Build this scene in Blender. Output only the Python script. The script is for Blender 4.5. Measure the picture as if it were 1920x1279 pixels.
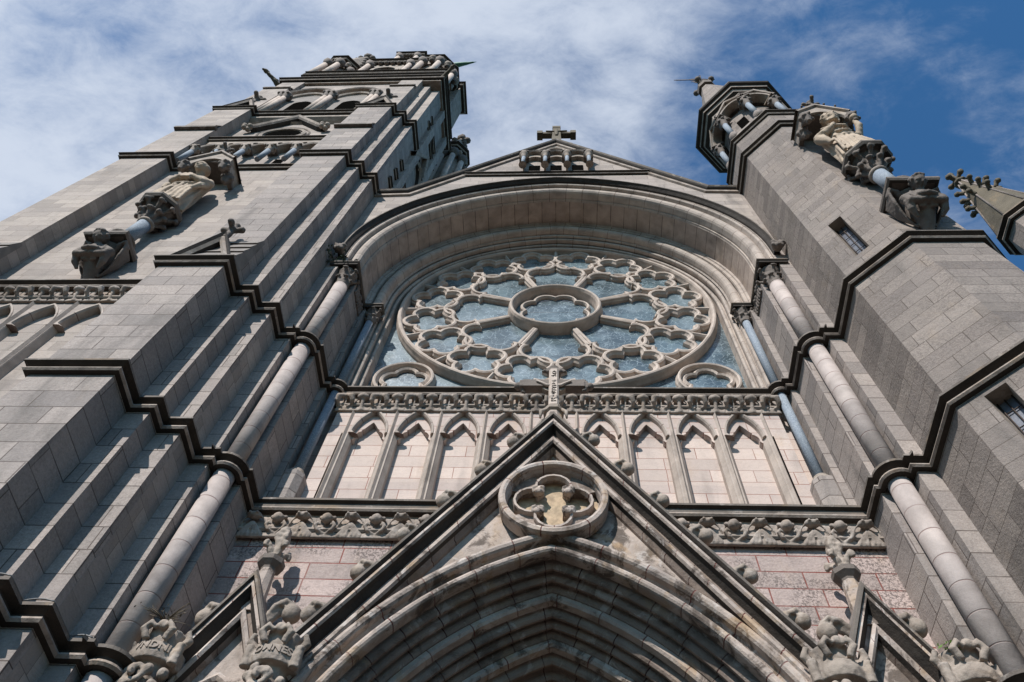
import bpy, bmesh, math, random
from mathutils import Vector, Matrix, noise
R=math.radians; PI=math.pi
random.seed(7)
S=bpy.context.scene
for o in list(bpy.data.objects): bpy.data.objects.remove(o)
COL=S.collection
CZ=1.6                       # eye height: every H below is measured from the eye
AX=-0.075                    # axis of the west front

# ---------------------------------------------------------------- camera
cam=bpy.data.cameras.new('camera'); co=bpy.data.objects.new('camera',cam); COL.objects.link(co)
cam.sensor_width=36.0; cam.lens=1428.5/1920*36; cam.clip_end=4000; cam.clip_start=.05
M=Matrix.Rotation(.1278,4,'Z')@Matrix.Rotation(PI/2+1.0745,4,'X')@Matrix.Rotation(.1135,4,'Z')
co.matrix_world=Matrix.Translation((0,0,CZ))@M
S.camera=co
S.render.resolution_x=1024; S.render.resolution_y=682

# ---------------------------------------------------------------- sun, sky
sd=Vector((-.43,-1,.90)).normalized()      # towards the sun
sun=bpy.data.lights.new('sun','SUN'); so=bpy.data.objects.new('sun',sun); COL.objects.link(so)
sun.energy=4.8; sun.angle=R(.5); sun.color=(1,.965,.925)
so.rotation_euler=sd.to_track_quat('Z','Y').to_euler(); so.location=(-30,-40,60)
W=bpy.data.worlds.new('World'); S.world=W; W.use_nodes=True
def sky():
    nt=W.node_tree; nt.nodes.clear(); N=nt.nodes.new; L=nt.links.new
    out=N('ShaderNodeOutputWorld'); bg=N('ShaderNodeBackground'); bg.inputs[1].default_value=.078
    st=N('ShaderNodeTexSky'); st.sky_type='NISHITA'; st.sun_disc=False
    st.sun_elevation=math.asin(sd.z); st.sun_rotation=math.atan2(sd.x,sd.y)
    st.air_density=1.25; st.dust_density=0.0; st.ozone_density=3.0; st.altitude=50
    tc=N('ShaderNodeTexCoord')
    def vm(op,a,b=None,v=None):
        n=N('ShaderNodeVectorMath'); n.operation=op; L(a,n.inputs[0])
        if b is not None: L(b,n.inputs[1])
        if v is not None: n.inputs[1].default_value=v
        return n.outputs
    def mt(op,a,b=None,c=None,cl=False):
        n=N('ShaderNodeMath'); n.operation=op; n.use_clamp=cl
        for i,x in enumerate((a,b,c)):
            if x is None: continue
            if isinstance(x,(int,float)): n.inputs[i].default_value=x
            else: L(x,n.inputs[i])
        return n.outputs[0]
    d=tc.outputs['Generated']
    # sky plane coordinates (cirrus layer): d.xy / d.z
    sep=N('ShaderNodeSeparateXYZ'); L(d,sep.inputs[0])
    z=mt('MAXIMUM',sep.outputs[2],.08)
    cx=mt('DIVIDE',sep.outputs[0],z); cy=mt('DIVIDE',sep.outputs[1],z)
    cb=N('ShaderNodeCombineXYZ'); L(cx,cb.inputs[0]); L(cy,cb.inputs[1])
    mp=N('ShaderNodeMapping'); mp.inputs['Rotation'].default_value=(0,0,R(-48)); mp.inputs['Scale'].default_value=(1.0,1.7,1); L(cb.outputs[0],mp.inputs[0])
    def nz(scale,det,rough,dist,loc=(0,0,0)):
        m=N('ShaderNodeMapping'); m.inputs['Location'].default_value=loc; L(mp.outputs[0],m.inputs[0])
        n=N('ShaderNodeTexNoise'); n.inputs['Scale'].default_value=scale; n.inputs['Detail'].default_value=det
        n.inputs['Roughness'].default_value=rough; n.inputs['Distortion'].default_value=dist; L(m.outputs[0],n.inputs[0]); return n.outputs[0]
    n1=nz(3.0,12,.58,.22,(3.1,1.7,0)); n2=nz(11,12,.68,.35,(7,2,0)); n3=nz(1.5,5,.5,.2,(1.3,5.1,2))
    a=mt('MULTIPLY_ADD',n1,.52,mt('MULTIPLY_ADD',n2,.24,mt('MULTIPLY',n3,.24)))
    # more cloud towards -x, less towards +x (a front edge of the cirrus sheet)
    bias=mt('MULTIPLY_ADD',cx,-.34,.055)
    bias=mt('MINIMUM',mt('MAXIMUM',bias,-.095),.085)
    a=mt('ADD',a,bias)
    mr=N('ShaderNodeMapRange'); mr.interpolation_type='SMOOTHSTEP'; mr.inputs[1].default_value=.36; mr.inputs[2].default_value=.66; L(a,mr.inputs[0])
    dens=mt('MULTIPLY',mt('MULTIPLY',mr.outputs[0],.86),mt('MULTIPLY_ADD',sep.outputs[2],2.2,-.55,cl=True))
    mix=N('ShaderNodeMix'); mix.data_type='RGBA'
    L(dens,mix.inputs['Factor'])
    hs=N('ShaderNodeMix'); hs.data_type='RGBA'; hs.blend_type='MULTIPLY'; hs.inputs['Factor'].default_value=1
    L(st.outputs[0],hs.inputs['A']); hs.inputs['B'].default_value=(.56,1.08,1.40,1)
    L(hs.outputs['Result'],mix.inputs['A']); mix.inputs['B'].default_value=(7.6,8.3,9.5,1)
    L(mix.outputs['Result'],bg.inputs[0]); L(bg.outputs[0],out.inputs[0])
sky()
S.view_settings.view_transform='Standard'; S.view_settings.look='None'; S.view_settings.gamma=1
S.view_settings.exposure=0.28
S.render.engine='CYCLES'
S.cycles.max_bounces=6; S.cycles.diffuse_bounces=3

# ---------------------------------------------------------------- materials
def newmat(name):
    m=bpy.data.materials.new(name); m.use_nodes=True; nt=m.node_tree; nt.nodes.clear()
    o=nt.nodes.new('ShaderNodeOutputMaterial'); b=nt.nodes.new('ShaderNodeBsdfPrincipled'); nt.links.new(b.outputs[0],o.inputs[0])
    return m,nt,b
class NT:
    def __init__(s,nt): s.nt=nt
    def N(s,t): return s.nt.nodes.new(t)
    def L(s,a,b): s.nt.links.new(a,b)
    def set(s,inp,x):
        if isinstance(x,bpy.types.NodeSocket): s.L(x,inp)
        elif isinstance(x,tuple) and inp.type=='RGBA' and len(x)==3: inp.default_value=(*x,1)
        else: inp.default_value=x
    def math(s,op,a,b=None,c=None,cl=False):
        n=s.N('ShaderNodeMath'); n.operation=op; n.use_clamp=cl
        for i,x in enumerate((a,b,c)):
            if x is not None: s.set(n.inputs[i],x)
        return n.outputs[0]
    def vec(s,op,a,b=None,sc=None):
        n=s.N('ShaderNodeVectorMath'); n.operation=op; s.set(n.inputs[0],a)
        if b is not None: s.set(n.inputs[1],b)
        if sc is not None: s.set(n.inputs[3],sc)
        return n.outputs
    def noise(s,v,scale,det=5,rough=.55,dist=0):
        n=s.N('ShaderNodeTexNoise'); s.L(v,n.inputs[0]); n.inputs['Scale'].default_value=scale; n.inputs['Detail'].default_value=det
        n.inputs['Roughness'].default_value=rough; n.inputs['Distortion'].default_value=dist; return n.outputs[0]
    def mapr(s,x,a,b,c=0,d=1,sm=True):
        n=s.N('ShaderNodeMapRange'); n.interpolation_type='SMOOTHSTEP' if sm else 'LINEAR'
        s.set(n.inputs[0],x); n.inputs[1].default_value=a; n.inputs[2].default_value=b; n.inputs[3].default_value=c; n.inputs[4].default_value=d; return n.outputs[0]
    def mix(s,f,a,b,mode='MIX'):
        n=s.N('ShaderNodeMix'); n.data_type='RGBA'; n.blend_type=mode; n.clamp_factor=True
        s.set(n.inputs['Factor'],f); s.set(n.inputs['A'],a); s.set(n.inputs['B'],b); return n.outputs['Result']
    def scale(s,v,t):
        n=s.N('ShaderNodeMapping'); s.L(v,n.inputs[0]); n.inputs['Scale'].default_value=t; return n.outputs[0]
    def bump(s,h,st,dist=.02,nrm=None):
        n=s.N('ShaderNodeBump'); n.inputs['Strength'].default_value=st; n.inputs['Distance'].default_value=dist; s.L(h,n.inputs['Height'])
        if nrm is not None: s.L(nrm,n.inputs['Normal'])
        return n.outputs[0]
def wall_uv(t):
    """running length along a vertical face and height, from world position and face normal"""
    g=t.N('ShaderNodeNewGeometry'); P=g.outputs['Position']; Nn=g.outputs['True Normal']
    T=t.vec('NORMALIZE',t.vec('CROSS_PRODUCT',Nn,(0,0,1))[0])[0]
    u=t.vec('DOT_PRODUCT',P,T)[1]
    sp=t.N('ShaderNodeSeparateXYZ'); t.L(P,sp.inputs[0])
    c=t.N('ShaderNodeCombineXYZ'); t.L(u,c.inputs[0]); t.L(sp.outputs[2],c.inputs[1])
    return P,u,sp.outputs[2],c.outputs[0]
def stains(t,P,col,amt=.5,dark=(.10,.095,.09),warm=.0,streak=(1.6,1.6,.35)):
    a=t.noise(t.scale(P,streak),1.3,7,.62,.3)
    f=t.mapr(a,.50,.78,0,amt)
    col=t.mix(f,col,dark)
    b=t.noise(P,.9,5,.6)
    col=t.mix(t.mapr(b,.35,.75,0,.35),col,t.mix(1.0,col,(1.18,1.14,1.10),'MULTIPLY'))
    if warm:
        w=t.noise(t.scale(P,(1.2,1.2,.6)),2.1,6,.6)
        col=t.mix(t.mapr(w,.55,.8,0,warm),col,(.42,.29,.15))
    return col
def masonry(name,c1,c2,joint,row=.36,bw=.95,mort=.008,stain=.45,warm=0.0,rough=.5,bump=.5,off=0.0,vein=.25,speck=0.0):
    m,nt,b=newmat(name); t=NT(nt)
    P,u,z,uv=wall_uv(t)
    wob=t.noise(uv,2.2,3,.5)
    br=t.N('ShaderNodeTexBrick')
    mp=t.N('ShaderNodeMapping'); t.L(uv,mp.inputs[0]); mp.inputs['Location'].default_value=(.37,off,0); t.L(mp.outputs[0],br.inputs[0])
    br.inputs['Scale'].default_value=1; br.inputs['Brick Width'].default_value=bw; br.inputs['Row Height'].default_value=row
    br.inputs['Mortar Size'].default_value=mort; br.inputs['Mortar Smooth'].default_value=.15; br.inputs['Bias'].default_value=0
    br.offset=.43; br.offset_frequency=2; br.squash=.72; br.squash_frequency=3
    t.set(br.inputs['Color1'],(0,0,0)); t.set(br.inputs['Color2'],(1,1,1)); t.set(br.inputs['Mortar'],(.5,.5,.5))
    col=t.mix(br.outputs['Color'],c1,c2)
    # second, decorrelated per-block tint (hue)
    wn=t.N('ShaderNodeTexWhiteNoise'); wn.noise_dimensions='1D'; t.L(t.math('FLOOR',t.math('DIVIDE',z,row)),wn.inputs['W'])
    col=t.mix(t.mapr(wn.outputs[0],0,1,0,.4),col,t.mix(1.0,col,(.80,.80,.84),'MULTIPLY'))
    # marble-like veins
    v=t.noise(t.scale(P,(1,1,2.6)),2.6,9,.7,1.2)
    v=t.math('ABSOLUTE',t.math('SUBTRACT',v,.5))
    col=t.mix(t.mapr(v,.0,.035,vein,0),col,(.13,.11,.105))
    g=t.noise(P,62,4,.75)
    col=t.mix(t.mapr(g,.34,.66,.0,.22),col,t.mix(1.0,col,(.62,.61,.60),'MULTIPLY'))
    col=stains(t,P,col,stain,warm=warm)
    fm=br.outputs['Fac']
    jn=t.noise(P,1.7,4,.6)
    col=t.mix(t.math('MULTIPLY',fm,t.mapr(jn,.3,.6,.55,1)),col,joint)
    if speck:
        sp1=t.noise(P,26,6,.8); sp2=t.noise(t.scale(P,(1,1,1.6)),1.1,6,.6,.3); col=t.mix(t.math('MULTIPLY',t.mapr(sp1,.46,.56,0,1),t.mapr(sp2,.42,.58,.12,speck)),col,(.07,.06,.055))
    col=t.mix(1.0,col,(1.045,.99,.955),'MULTIPLY')
    t.L(col,b.inputs['Base Color'])
    b.inputs['Roughness'].default_value=.82; b.inputs['Specular IOR Level'].default_value=.22
    g2=t.noise(P,38,5,.7); big=t.noise(P,5,4,.6)
    n1=t.bump(t.math('ADD',g2,t.math('MULTIPLY',big,1.5)),rough,.012)
    h=t.math('SUBTRACT',t.math('MULTIPLY',br.outputs['Color'],.35),t.math('MULTIPLY',fm,1.6))
    t.L(t.bump(h,bump,.012,n1),b.inputs['Normal'])
    return m
def carved(name,c,dark,stain=.5,fine=.3,joints=0,warm=0.0,jc=(.12,.07,.06),rough=.8,patch=0.0):
    """dressed / moulded stone; joints>0 draws a joint every `joints` metres along the mesh's own UV length"""
    m,nt,b=newmat(name); t=NT(nt)
    g=t.N('ShaderNodeNewGeometry'); P=g.outputs['Position']
    n=t.noise(P,3.1,6,.6,.4); col=t.mix(t.mapr(n,.3,.7),c,tuple(x*.72 for x in c))
    if patch:
        p1=t.noise(t.vec('ADD',P,(7.3,1.1,3.7))[0],2.3,9,.68,.8); col=t.mix(t.mapr(p1,.50,.60,0,patch),col,(.055,.042,.033))
        p2=t.noise(t.vec('ADD',P,(1.3,9.1,5.7))[0],3.1,8,.66,.8); col=t.mix(t.mapr(p2,.55,.62,0,patch*.9),col,(.52,.49,.46))
        p3=t.noise(t.vec('ADD',P,(4.3,2.1,8.7))[0],1.9,7,.6,.5); col=t.mix(t.mapr(p3,.54,.68,0,patch*.8),col,(.36,.25,.14))
    gr=t.noise(P,70,3,.7); col=t.mix(t.mapr(gr,.35,.7,0,.25),col,t.mix(1.0,col,(.6,.6,.6),'MULTIPLY'))
    col=stains(t,P,col,stain,dark=dark,warm=warm,streak=(1.4,1.4,.9))
    h=t.math('ADD',t.noise(P,30,5,.7),t.math('MULTIPLY',t.noise(P,7,4,.6),1.4))
    nb=t.bump(h,fine,.012)
    if joints:
        uv=t.N('ShaderNodeUVMap'); sp=t.N('ShaderNodeSeparateXYZ'); t.L(uv.outputs[0],sp.inputs[0])
        u=t.math('DIVIDE',sp.outputs[0],joints)
        fr=t.math('FRACT',u); dd=t.math('ABSOLUTE',t.math('SUBTRACT',fr,.5))
        jf=t.mapr(dd,.5-.011/joints*1.0,.5-.004/joints,0,1)
        wn=t.N('ShaderNodeTexWhiteNoise'); wn.noise_dimensions='1D'; t.L(t.math('FLOOR',u),wn.inputs['W'])
        col=t.mix(t.mapr(wn.outputs[0],0,1,0,.35,False),col,t.mix(1.0,col,(.70,.70,.73),'MULTIPLY'))
        jn=t.noise(P,2.3,4,.6)
        col=t.mix(t.math('MULTIPLY',jf,t.mapr(jn,.35,.6,.45,1)),col,jc)
        nb=t.bump(t.math('MULTIPLY',jf,-1),.5,.012,nb)
    col=t.mix(1.0,col,(1.045,.99,.955),'MULTIPLY')
    t.L(col,b.inputs['Base Color']); b.inputs['Roughness'].default_value=rough; b.inputs['Specular IOR Level'].default_value=.25
    t.L(nb,b.inputs['Normal'])
    return m
LG=(.40,.375,.355); LP=(.47,.40,.375); LD=(.31,.285,.275)
M_step=masonry('ashlar_grey',(.375,.34,.315),(.25,.232,.22),(.085,.07,.062),row=.365,bw=.86,stain=.65,rough=.6,warm=.10,speck=.25)
M_tower=masonry('ashlar_tower',(.385,.348,.315),(.27,.245,.225),(.15,.13,.115),row=.30,bw=.9,mort=.005,stain=.6,rough=.45,warm=.12)
M_turret=masonry('ashlar_turret',(.30,.27,.245),(.20,.18,.165),(.09,.075,.065),row=.29,bw=.72,mort=.006,stain=.6,rough=1.0,vein=.2,warm=.15,speck=.4)
M_pink=masonry('ashlar_pink_red_joints',(.50,.415,.385),(.33,.285,.265),(.19,.055,.042),row=.285,bw=.92,mort=.010,stain=.85,warm=.3,rough=.8,off=.11,speck=.8)
M_pink2=masonry('ashlar_pale_pink_joints',(.56,.485,.44),(.43,.375,.345),(.22,.10,.075),row=.30,bw=.98,mort=.006,stain=.35,warm=.35,rough=.3,off=.2,vein=.12)
M_drum=carved('drum_stone',(.44,.40,.38),(.14,.13,.125),.38,.25,joints=.42,jc=(.18,.13,.12))
M_arch=carved('archivolt_stone',(.45,.40,.355),(.10,.09,.08),.5,.3,joints=.46,jc=(.13,.09,.08))
M_soffit=carved('soffit_stone',(.44,.37,.32),(.10,.08,.065),.6,.3,joints=.40,warm=.2,jc=(.06,.04,.035))
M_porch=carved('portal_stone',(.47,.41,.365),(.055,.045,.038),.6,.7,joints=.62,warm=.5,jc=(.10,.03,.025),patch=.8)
M_porchd=carved('portal_stone_recess_shade',(.27,.222,.19),(.05,.038,.03),.5,.7,joints=.5,warm=.25,jc=(.05,.02,.018),patch=.45)  # portal stone with the recess shade put into its colour, plus brown stain
M_carve=carved('carved_stone',(.34,.30,.26),(.06,.05,.042),.7,.6,patch=.3)
M_dirty=carved('blackened_carving',(.17,.15,.135),(.03,.026,.022),.6,.6)
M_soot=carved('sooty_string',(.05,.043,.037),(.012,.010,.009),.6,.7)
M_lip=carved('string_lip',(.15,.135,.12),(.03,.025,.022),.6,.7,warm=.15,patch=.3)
M_roll=carved('string_roll',(.34,.30,.265),(.07,.055,.045),.6,.5,warm=.15,patch=.35)
M_trac=carved('tracery_stone',(.50,.44,.39),(.15,.125,.11),.40,.3)
M_statue=carved('statue_stone',(.44,.37,.29),(.20,.15,.11),.5,.4,warm=.3)
M_lichen=carved('lichen_stone',(.13,.115,.085),(.05,.045,.03),.6,.8,warm=.35)
M_slate=carved('roof_stone',(.24,.225,.21),(.07,.06,.055),.6,.5,joints=.3)
def granite():
    m,nt,b=newmat('blue_granite'); t=NT(nt); g=t.N('ShaderNodeNewGeometry'); P=g.outputs['Position']
    v=t.N('ShaderNodeTexVoronoi'); t.L(P,v.inputs[0]); v.inputs['Scale'].default_value=85
    sp=t.N('ShaderNodeSeparateColor'); t.L(v.outputs['Color'],sp.inputs[0])
    col=t.mix(sp.outputs[0],(.13,.155,.185),(.30,.335,.37))
    col=t.mix(t.mapr(t.noise(P,4,4,.6),.4,.7,0,.45),col,(.16,.19,.24))
    t.L(col,b.inputs['Base Color']); b.inputs['Roughness'].default_value=.7; b.inputs['Specular IOR Level'].default_value=.2
    t.L(t.bump(t.noise(P,40,4),.15,.01),b.inputs['Normal']); return m
M_gran=granite()
def glass():
    m,nt,b=newmat('leaded_glass'); t=NT(nt); g=t.N('ShaderNodeNewGeometry'); P=g.outputs['Position']
    Pd=t.vec('ADD',P,t.vec('SCALE',t.N('ShaderNodeTexNoise').outputs[1],sc=.0)[0])[0]
    nn=t.N('ShaderNodeTexNoise'); t.L(P,nn.inputs[0]); nn.inputs['Scale'].default_value=4.0; nn.inputs['Detail'].default_value=6
    Pd=t.vec('ADD',P,t.vec('SCALE',nn.outputs[1],sc=.38)[0])[0]
    v=t.N('ShaderNodeTexVoronoi'); v.feature='DISTANCE_TO_EDGE'; t.L(Pd,v.inputs[0]); v.inputs['Scale'].default_value=6.0
    v2=t.N('ShaderNodeTexVoronoi'); t.L(Pd,v2.inputs[0]); v2.inputs['Scale'].default_value=6.0
    sp=t.N('ShaderNodeSeparateColor'); t.L(v2.outputs['Color'],sp.inputs[0])
    col=t.mix(sp.outputs[0],(.06,.095,.11),(.12,.17,.19))
    col=t.mix(t.mapr(t.noise(P,1.1,5),.38,.68,0,.75),col,(.20,.245,.27)); col=t.mix(t.mapr(t.noise(P,.9,5,.65),.46,.62,0,.8),col,(.03,.05,.06))  # broad pale and dark reflections painted into the glass colour
    col=t.mix(t.mapr(v.outputs['Distance'],.0,.028,.85,0),col,(.36,.43,.46))
    t.L(col,b.inputs['Base Color']); b.inputs['Roughness'].default_value=.22; b.inputs['IOR'].default_value=1.6
    b.inputs['Specular IOR Level'].default_value=.9
    t.L(t.bump(t.noise(P,2.0,3),.25,.05),b.inputs['Normal']); return m
M_glass=glass()
def plain(name,c,rough=.6,metal=0,n=0):
    m,nt,b=newmat(name); t=NT(nt); g=t.N('ShaderNodeNewGeometry'); P=g.outputs['Position']
    f=t.mapr(t.noise(P,9,5,.65),.3,.7); t.L(t.mix(f,c,tuple(x*.55 for x in c)),b.inputs['Base Color'])
    b.inputs['Roughness'].default_value=rough; b.inputs['Metallic'].default_value=metal
    t.L(t.bump(t.noise(P,50,4),.25,.006),b.inputs['Normal']); return m
M_dark=plain('unlit_depth_black',(.006,.0055,.005),1.0)  # near-black for flat sheets that stand in for the shade inside openings
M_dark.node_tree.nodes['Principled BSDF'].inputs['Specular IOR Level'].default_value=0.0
M_iron=plain('rusty_iron',(.055,.038,.030),.6,.4)
M_bronze=plain('green_bronze',(.045,.20,.135),.6,.1)
M_cable=plain('grey_cable',(.16,.16,.16),.5)
M_leaf=plain('weed_leaf',(.10,.20,.02),.6)
M_leafd=plain('ivy_leaf',(.022,.040,.014),.7)
M_twig=plain('dry_stem',(.11,.085,.055),.8)
M_lead=plain('slit_glass',(.13,.14,.17),.3)
def pav():
    m=masonry('paving_flags',(.075,.07,.065),(.055,.052,.05),(.03,.028,.025)); return m

# ---------------------------------------------------------------- mesh helpers
class MB:
    def __init__(s): s.v=[]; s.f=[]; s.mi=[]; s.uv=[]; s.sm=[]; s.mats=[]
    def mat(s,m):
        if m not in s.mats: s.mats.append(m)
        return s.mats.index(m)
    def face(s,ids,m,uv=None,smooth=False):
        s.f.append(ids); s.mi.append(s.mat(m)); s.uv.append(uv); s.sm.append(smooth)
    def add(s,verts): b=len(s.v); s.v.extend([tuple(v) for v in verts]); return b
    def poly(s,pts,m): b=s.add(pts); s.face(list(range(b,b+len(pts))),m)
    def prism(s,poly,h0,h1,m,cap=True,closed=True):
        """vertical prism over a plan polygon"""
        n=len(poly); b=s.add([(x,y,h0) for x,y in poly]+[(x,y,h1) for x,y in poly])
        for i in range(n if closed else n-1):
            j=(i+1)%n; s.face([b+i,b+j,b+n+j,b+n+i],m)
        if cap and closed: s.face([b+n+i for i in range(n)],m); s.face([b+i for i in reversed(range(n))],m)
    def ext(s,poly,y0,y1,m,cap=True):
        """XZ polygon extruded from y0 to y1"""
        n=len(poly); b=s.add([(x,y0,z) for x,z in poly]+[(x,y1,z) for x,z in poly])
        for i in range(n):
            j=(i+1)%n; s.face([b+i,b+j,b+n+j,b+n+i],m)
        if cap: s.face([b+i for i in range(n)],m); s.face([b+n+i for i in reversed(range(n))],m)
    def box(s,x0,x1,y0,y1,z0,z1,m): s.prism([(x0,y0),(x1,y0),(x1,y1),(x0,y1)],z0,z1,m)
    def frus(s,p0,h0,p1,h1,m,cap=True):
        n=len(p0); b=s.add([(x,y,h0) for x,y in p0]+[(x,y,h1) for x,y in p1])
        for i in range(n):
            j=(i+1)%n; s.face([b+i,b+j,b+n+j,b+n+i],m)
        if cap: s.face([b+n+i for i in range(n)],m); s.face([b+i for i in reversed(range(n))],m)
    def lathe(s,prof,c,m,n=20,smooth=True,axis='z',a0=0):
        """prof: (r,h) list; c centre"""
        rows=[]
        for r,h in prof:
            row=[]
            for k in range(n):
                a=2*PI*k/n+a0
                p=(c[0]+r*math.cos(a),c[1]+r*math.sin(a),c[2]+h) if axis=='z' else (c[0]+r*math.cos(a),c[1]+h,c[2]+r*math.sin(a))
                row.append(p)
            rows.append(s.add(row))
        L=0
        for i in range(len(prof)-1):
            dl=math.hypot(prof[i+1][0]-prof[i][0],prof[i+1][1]-prof[i][1])
            for k in range(n):
                j=(k+1)%n
                s.face([rows[i]+k,rows[i]+j,rows[i+1]+j,rows[i+1]+k],m,[(L,k/n),(L,(k+1)/n),(L+dl,(k+1)/n),(L+dl,k/n)],smooth)
            L+=dl
        s.face([rows[-1]+k for k in range(n)],m); s.face([rows[0]+k for k in reversed(range(n))],m)
    def tube(s,pts,rad,m,n=8,cap=True):
        pts=[Vector(p) for p in pts]; rows=[]; up=None; N=len(pts)
        rr=rad if isinstance(rad,(list,tuple)) else [rad]*N
        for i,p in enumerate(pts):
            t=(pts[min(i+1,N-1)]-pts[max(i-1,0)]).normalized()
            if up is None: up=t.orthogonal().normalized()
            up=(up-t*up.dot(t)).normalized(); w=t.cross(up)
            rows.append(s.add([p+(up*math.cos(2*PI*k/n)+w*math.sin(2*PI*k/n))*rr[i] for k in range(n)]))
        L=0
        for i in range(N-1):
            dl=(pts[i+1]-pts[i]).length
            for k in range(n):
                j=(k+1)%n; s.face([rows[i]+k,rows[i]+j,rows[i+1]+j,rows[i+1]+k],m,[(L,0),(L,.1),(L+dl,.1),(L+dl,0)],True)
            L+=dl
        if cap: s.face([rows[0]+k for k in reversed(range(n))],m); s.face([rows[-1]+k for k in range(n)],m)
    def sphere(s,c,r,m,nu=10,nv=7,sc=(1,1,1)):
        rows=[]
        for i in range(1,nv):
            th=PI*i/nv
            rows.append(s.add([(c[0]+r*sc[0]*math.sin(th)*math.cos(2*PI*k/nu),c[1]+r*sc[1]*math.sin(th)*math.sin(2*PI*k/nu),c[2]+r*sc[2]*math.cos(th)) for k in range(nu)]))
        t=s.add([(c[0],c[1],c[2]+r*sc[2])]); b=s.add([(c[0],c[1],c[2]-r*sc[2])])
        for i in range(nv-2):
            for k in range(nu):
                j=(k+1)%nu; s.face([rows[i]+k,rows[i+1]+k,rows[i+1]+j,rows[i]+j],m,None,True)
        for k in range(nu):
            j=(k+1)%nu; s.face([t,rows[0]+k,rows[0]+j],m,None,True); s.face([b,rows[-1]+j,rows[-1]+k],m,None,True)
    def sweep(s,path,prof,mp,mats,closed=False,side=1,smooth=False,cap=False,miter=3.0):
        """2D path; prof = [(offset,d)]; mp(a,b,d)->xyz; mats one per segment (or one)"""
        n=len(path); P=[Vector(p) for p in path]; nor=[]; Ls=[0]
        for i in range(n):
            if closed: a=P[i-1]; c=P[(i+1)%n]
            else: a=P[i-1] if i else None; c=P[i+1] if i<n-1 else None
            def nn(p,q): t=(q-p).normalized(); return Vector((t.y,-t.x))*side
            if a is None: v=nn(P[i],c)
            elif c is None: v=nn(a,P[i])
            else:
                n1=nn(a,P[i]); n2=nn(P[i],c); m=n1+n2
                if m.length<1e-6: v=n1
                else:
                    m.normalize(); v=m*min(miter,1/max(m.dot(n1),.2))
            nor.append(v)
            if i<n-1: Ls.append(Ls[-1]+(P[i+1]-P[i]).length)
        Ls.append(Ls[-1]+(P[0]-P[-1]).length)
        k=len(prof); rows=[]
        for i in range(n): rows.append(s.add([mp(P[i].x+nor[i].x*o,P[i].y+nor[i].y*o,d) for o,d in prof]))
        W=[0]
        for j in range(k-1): W.append(W[-1]+math.hypot(prof[j+1][0]-prof[j][0],prof[j+1][1]-prof[j][1]))
        for i in range(n if closed else n-1):
            q=(i+1)%n
            for j in range(k-1):
                m=mats[j] if isinstance(mats,list) else mats
                s.face([rows[i]+j,rows[q]+j,rows[q]+j+1,rows[i]+j+1],m,[(Ls[i],W[j]),(Ls[i+1],W[j]),(Ls[i+1],W[j+1]),(Ls[i],W[j+1])],smooth)
        if cap and not closed:
            m=mats[0] if isinstance(mats,list) else mats
            s.face([rows[0]+j for j in range(k)],m); s.face([rows[-1]+j for j in reversed(range(k))],m)
    def build(s,name,parent=None,label=None,fix=True,loc=None,auto=None):
        me=bpy.data.meshes.new(name); off=Vector((0,0,CZ)) if loc is None else Vector((0,0,0))
        me.from_pydata([tuple(Vector(v)+off) for v in s.v],[],s.f)
        for m in s.mats: me.materials.append(m)
        uvl=me.uv_layers.new(name='UVMap')
        for i,p in enumerate(me.polygons):
            p.material_index=s.mi[i]; p.use_smooth=s.sm[i]
            if s.uv[i]:
                for li,uv in zip(p.loop_indices,s.uv[i]): uvl.data[li].uv=uv
            else:
                for li in p.loop_indices: uvl.data[li].uv=(.2,.2)
        if fix:
            bm=bmesh.new(); bm.from_mesh(me); bmesh.ops.recalc_face_normals(bm,faces=bm.faces); bm.to_mesh(me); bm.free()
        me.update()
        return link(name,me,parent,label,loc)
def link(name,me,parent=None,label=None,loc=None,rot=None,scale=None):
    o=bpy.data.objects.new(name,me); COL.objects.link(o)
    if loc is not None: o.location=(loc[0],loc[1],loc[2]+CZ)
    if rot is not None: o.rotation_euler=rot
    if scale is not None: o.scale=scale if hasattr(scale,'__len__') else (scale,)*3
    if parent is not None: adopt(o,parent)
    if label: o['label']=label
    return o
def world(o):
    m=Matrix.LocRotScale(o.location,o.rotation_euler,o.scale)
    if o.parent: m=world(o.parent)@o.matrix_parent_inverse@m
    return m
def adopt(o,parent): o.parent=parent; o.matrix_parent_inverse=world(parent).inverted()
def tag(o,label,cat,group=None,kind=None):
    if label: o['label']=label
    if cat: o['category']=cat
    if group: o['group']=group
    if kind: o['kind']=kind
    return o
def empty(name,loc): o=bpy.data.objects.new(name,None); COL.objects.link(o); o.location=loc; return o
def carve_mesh(mb,voxel,mat,name='carve',disp=0.0,dscale=6,smooth=True):
    """fuse overlapping shapes into one continuous skin"""
    tmp=mb.build(name,loc=(0,0,-CZ)); r=tmp.modifiers.new('r','REMESH'); r.mode='VOXEL'; r.voxel_size=voxel; r.use_smooth_shade=smooth
    sm=tmp.modifiers.new('s','SMOOTH'); sm.factor=.5; sm.iterations=1
    dg=bpy.context.evaluated_depsgraph_get(); dg.update()
    me=bpy.data.meshes.new_from_object(tmp.evaluated_get(dg)); bpy.data.objects.remove(tmp)
    if disp:
        for v in me.vertices:
            v.co+=v.normal*disp*noise.noise(v.co*dscale)
    me.materials.clear(); me.materials.append(mat)
    for p in me.polygons: p.use_smooth=smooth; p.material_index=0
    u=me.uv_layers.new(name='UVMap') if not me.uv_layers else me.uv_layers[0]
    for d in u.data: d.uv=(.2,.2)
    me.name=name
    return me
def octo(cx,cy,a,rot=0):
    r=a/math.cos(PI/8); return [(cx+r*math.cos(PI/8+PI/4*k+rot),cy+r*math.sin(PI/8+PI/4*k+rot)) for k in range(8)]
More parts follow.
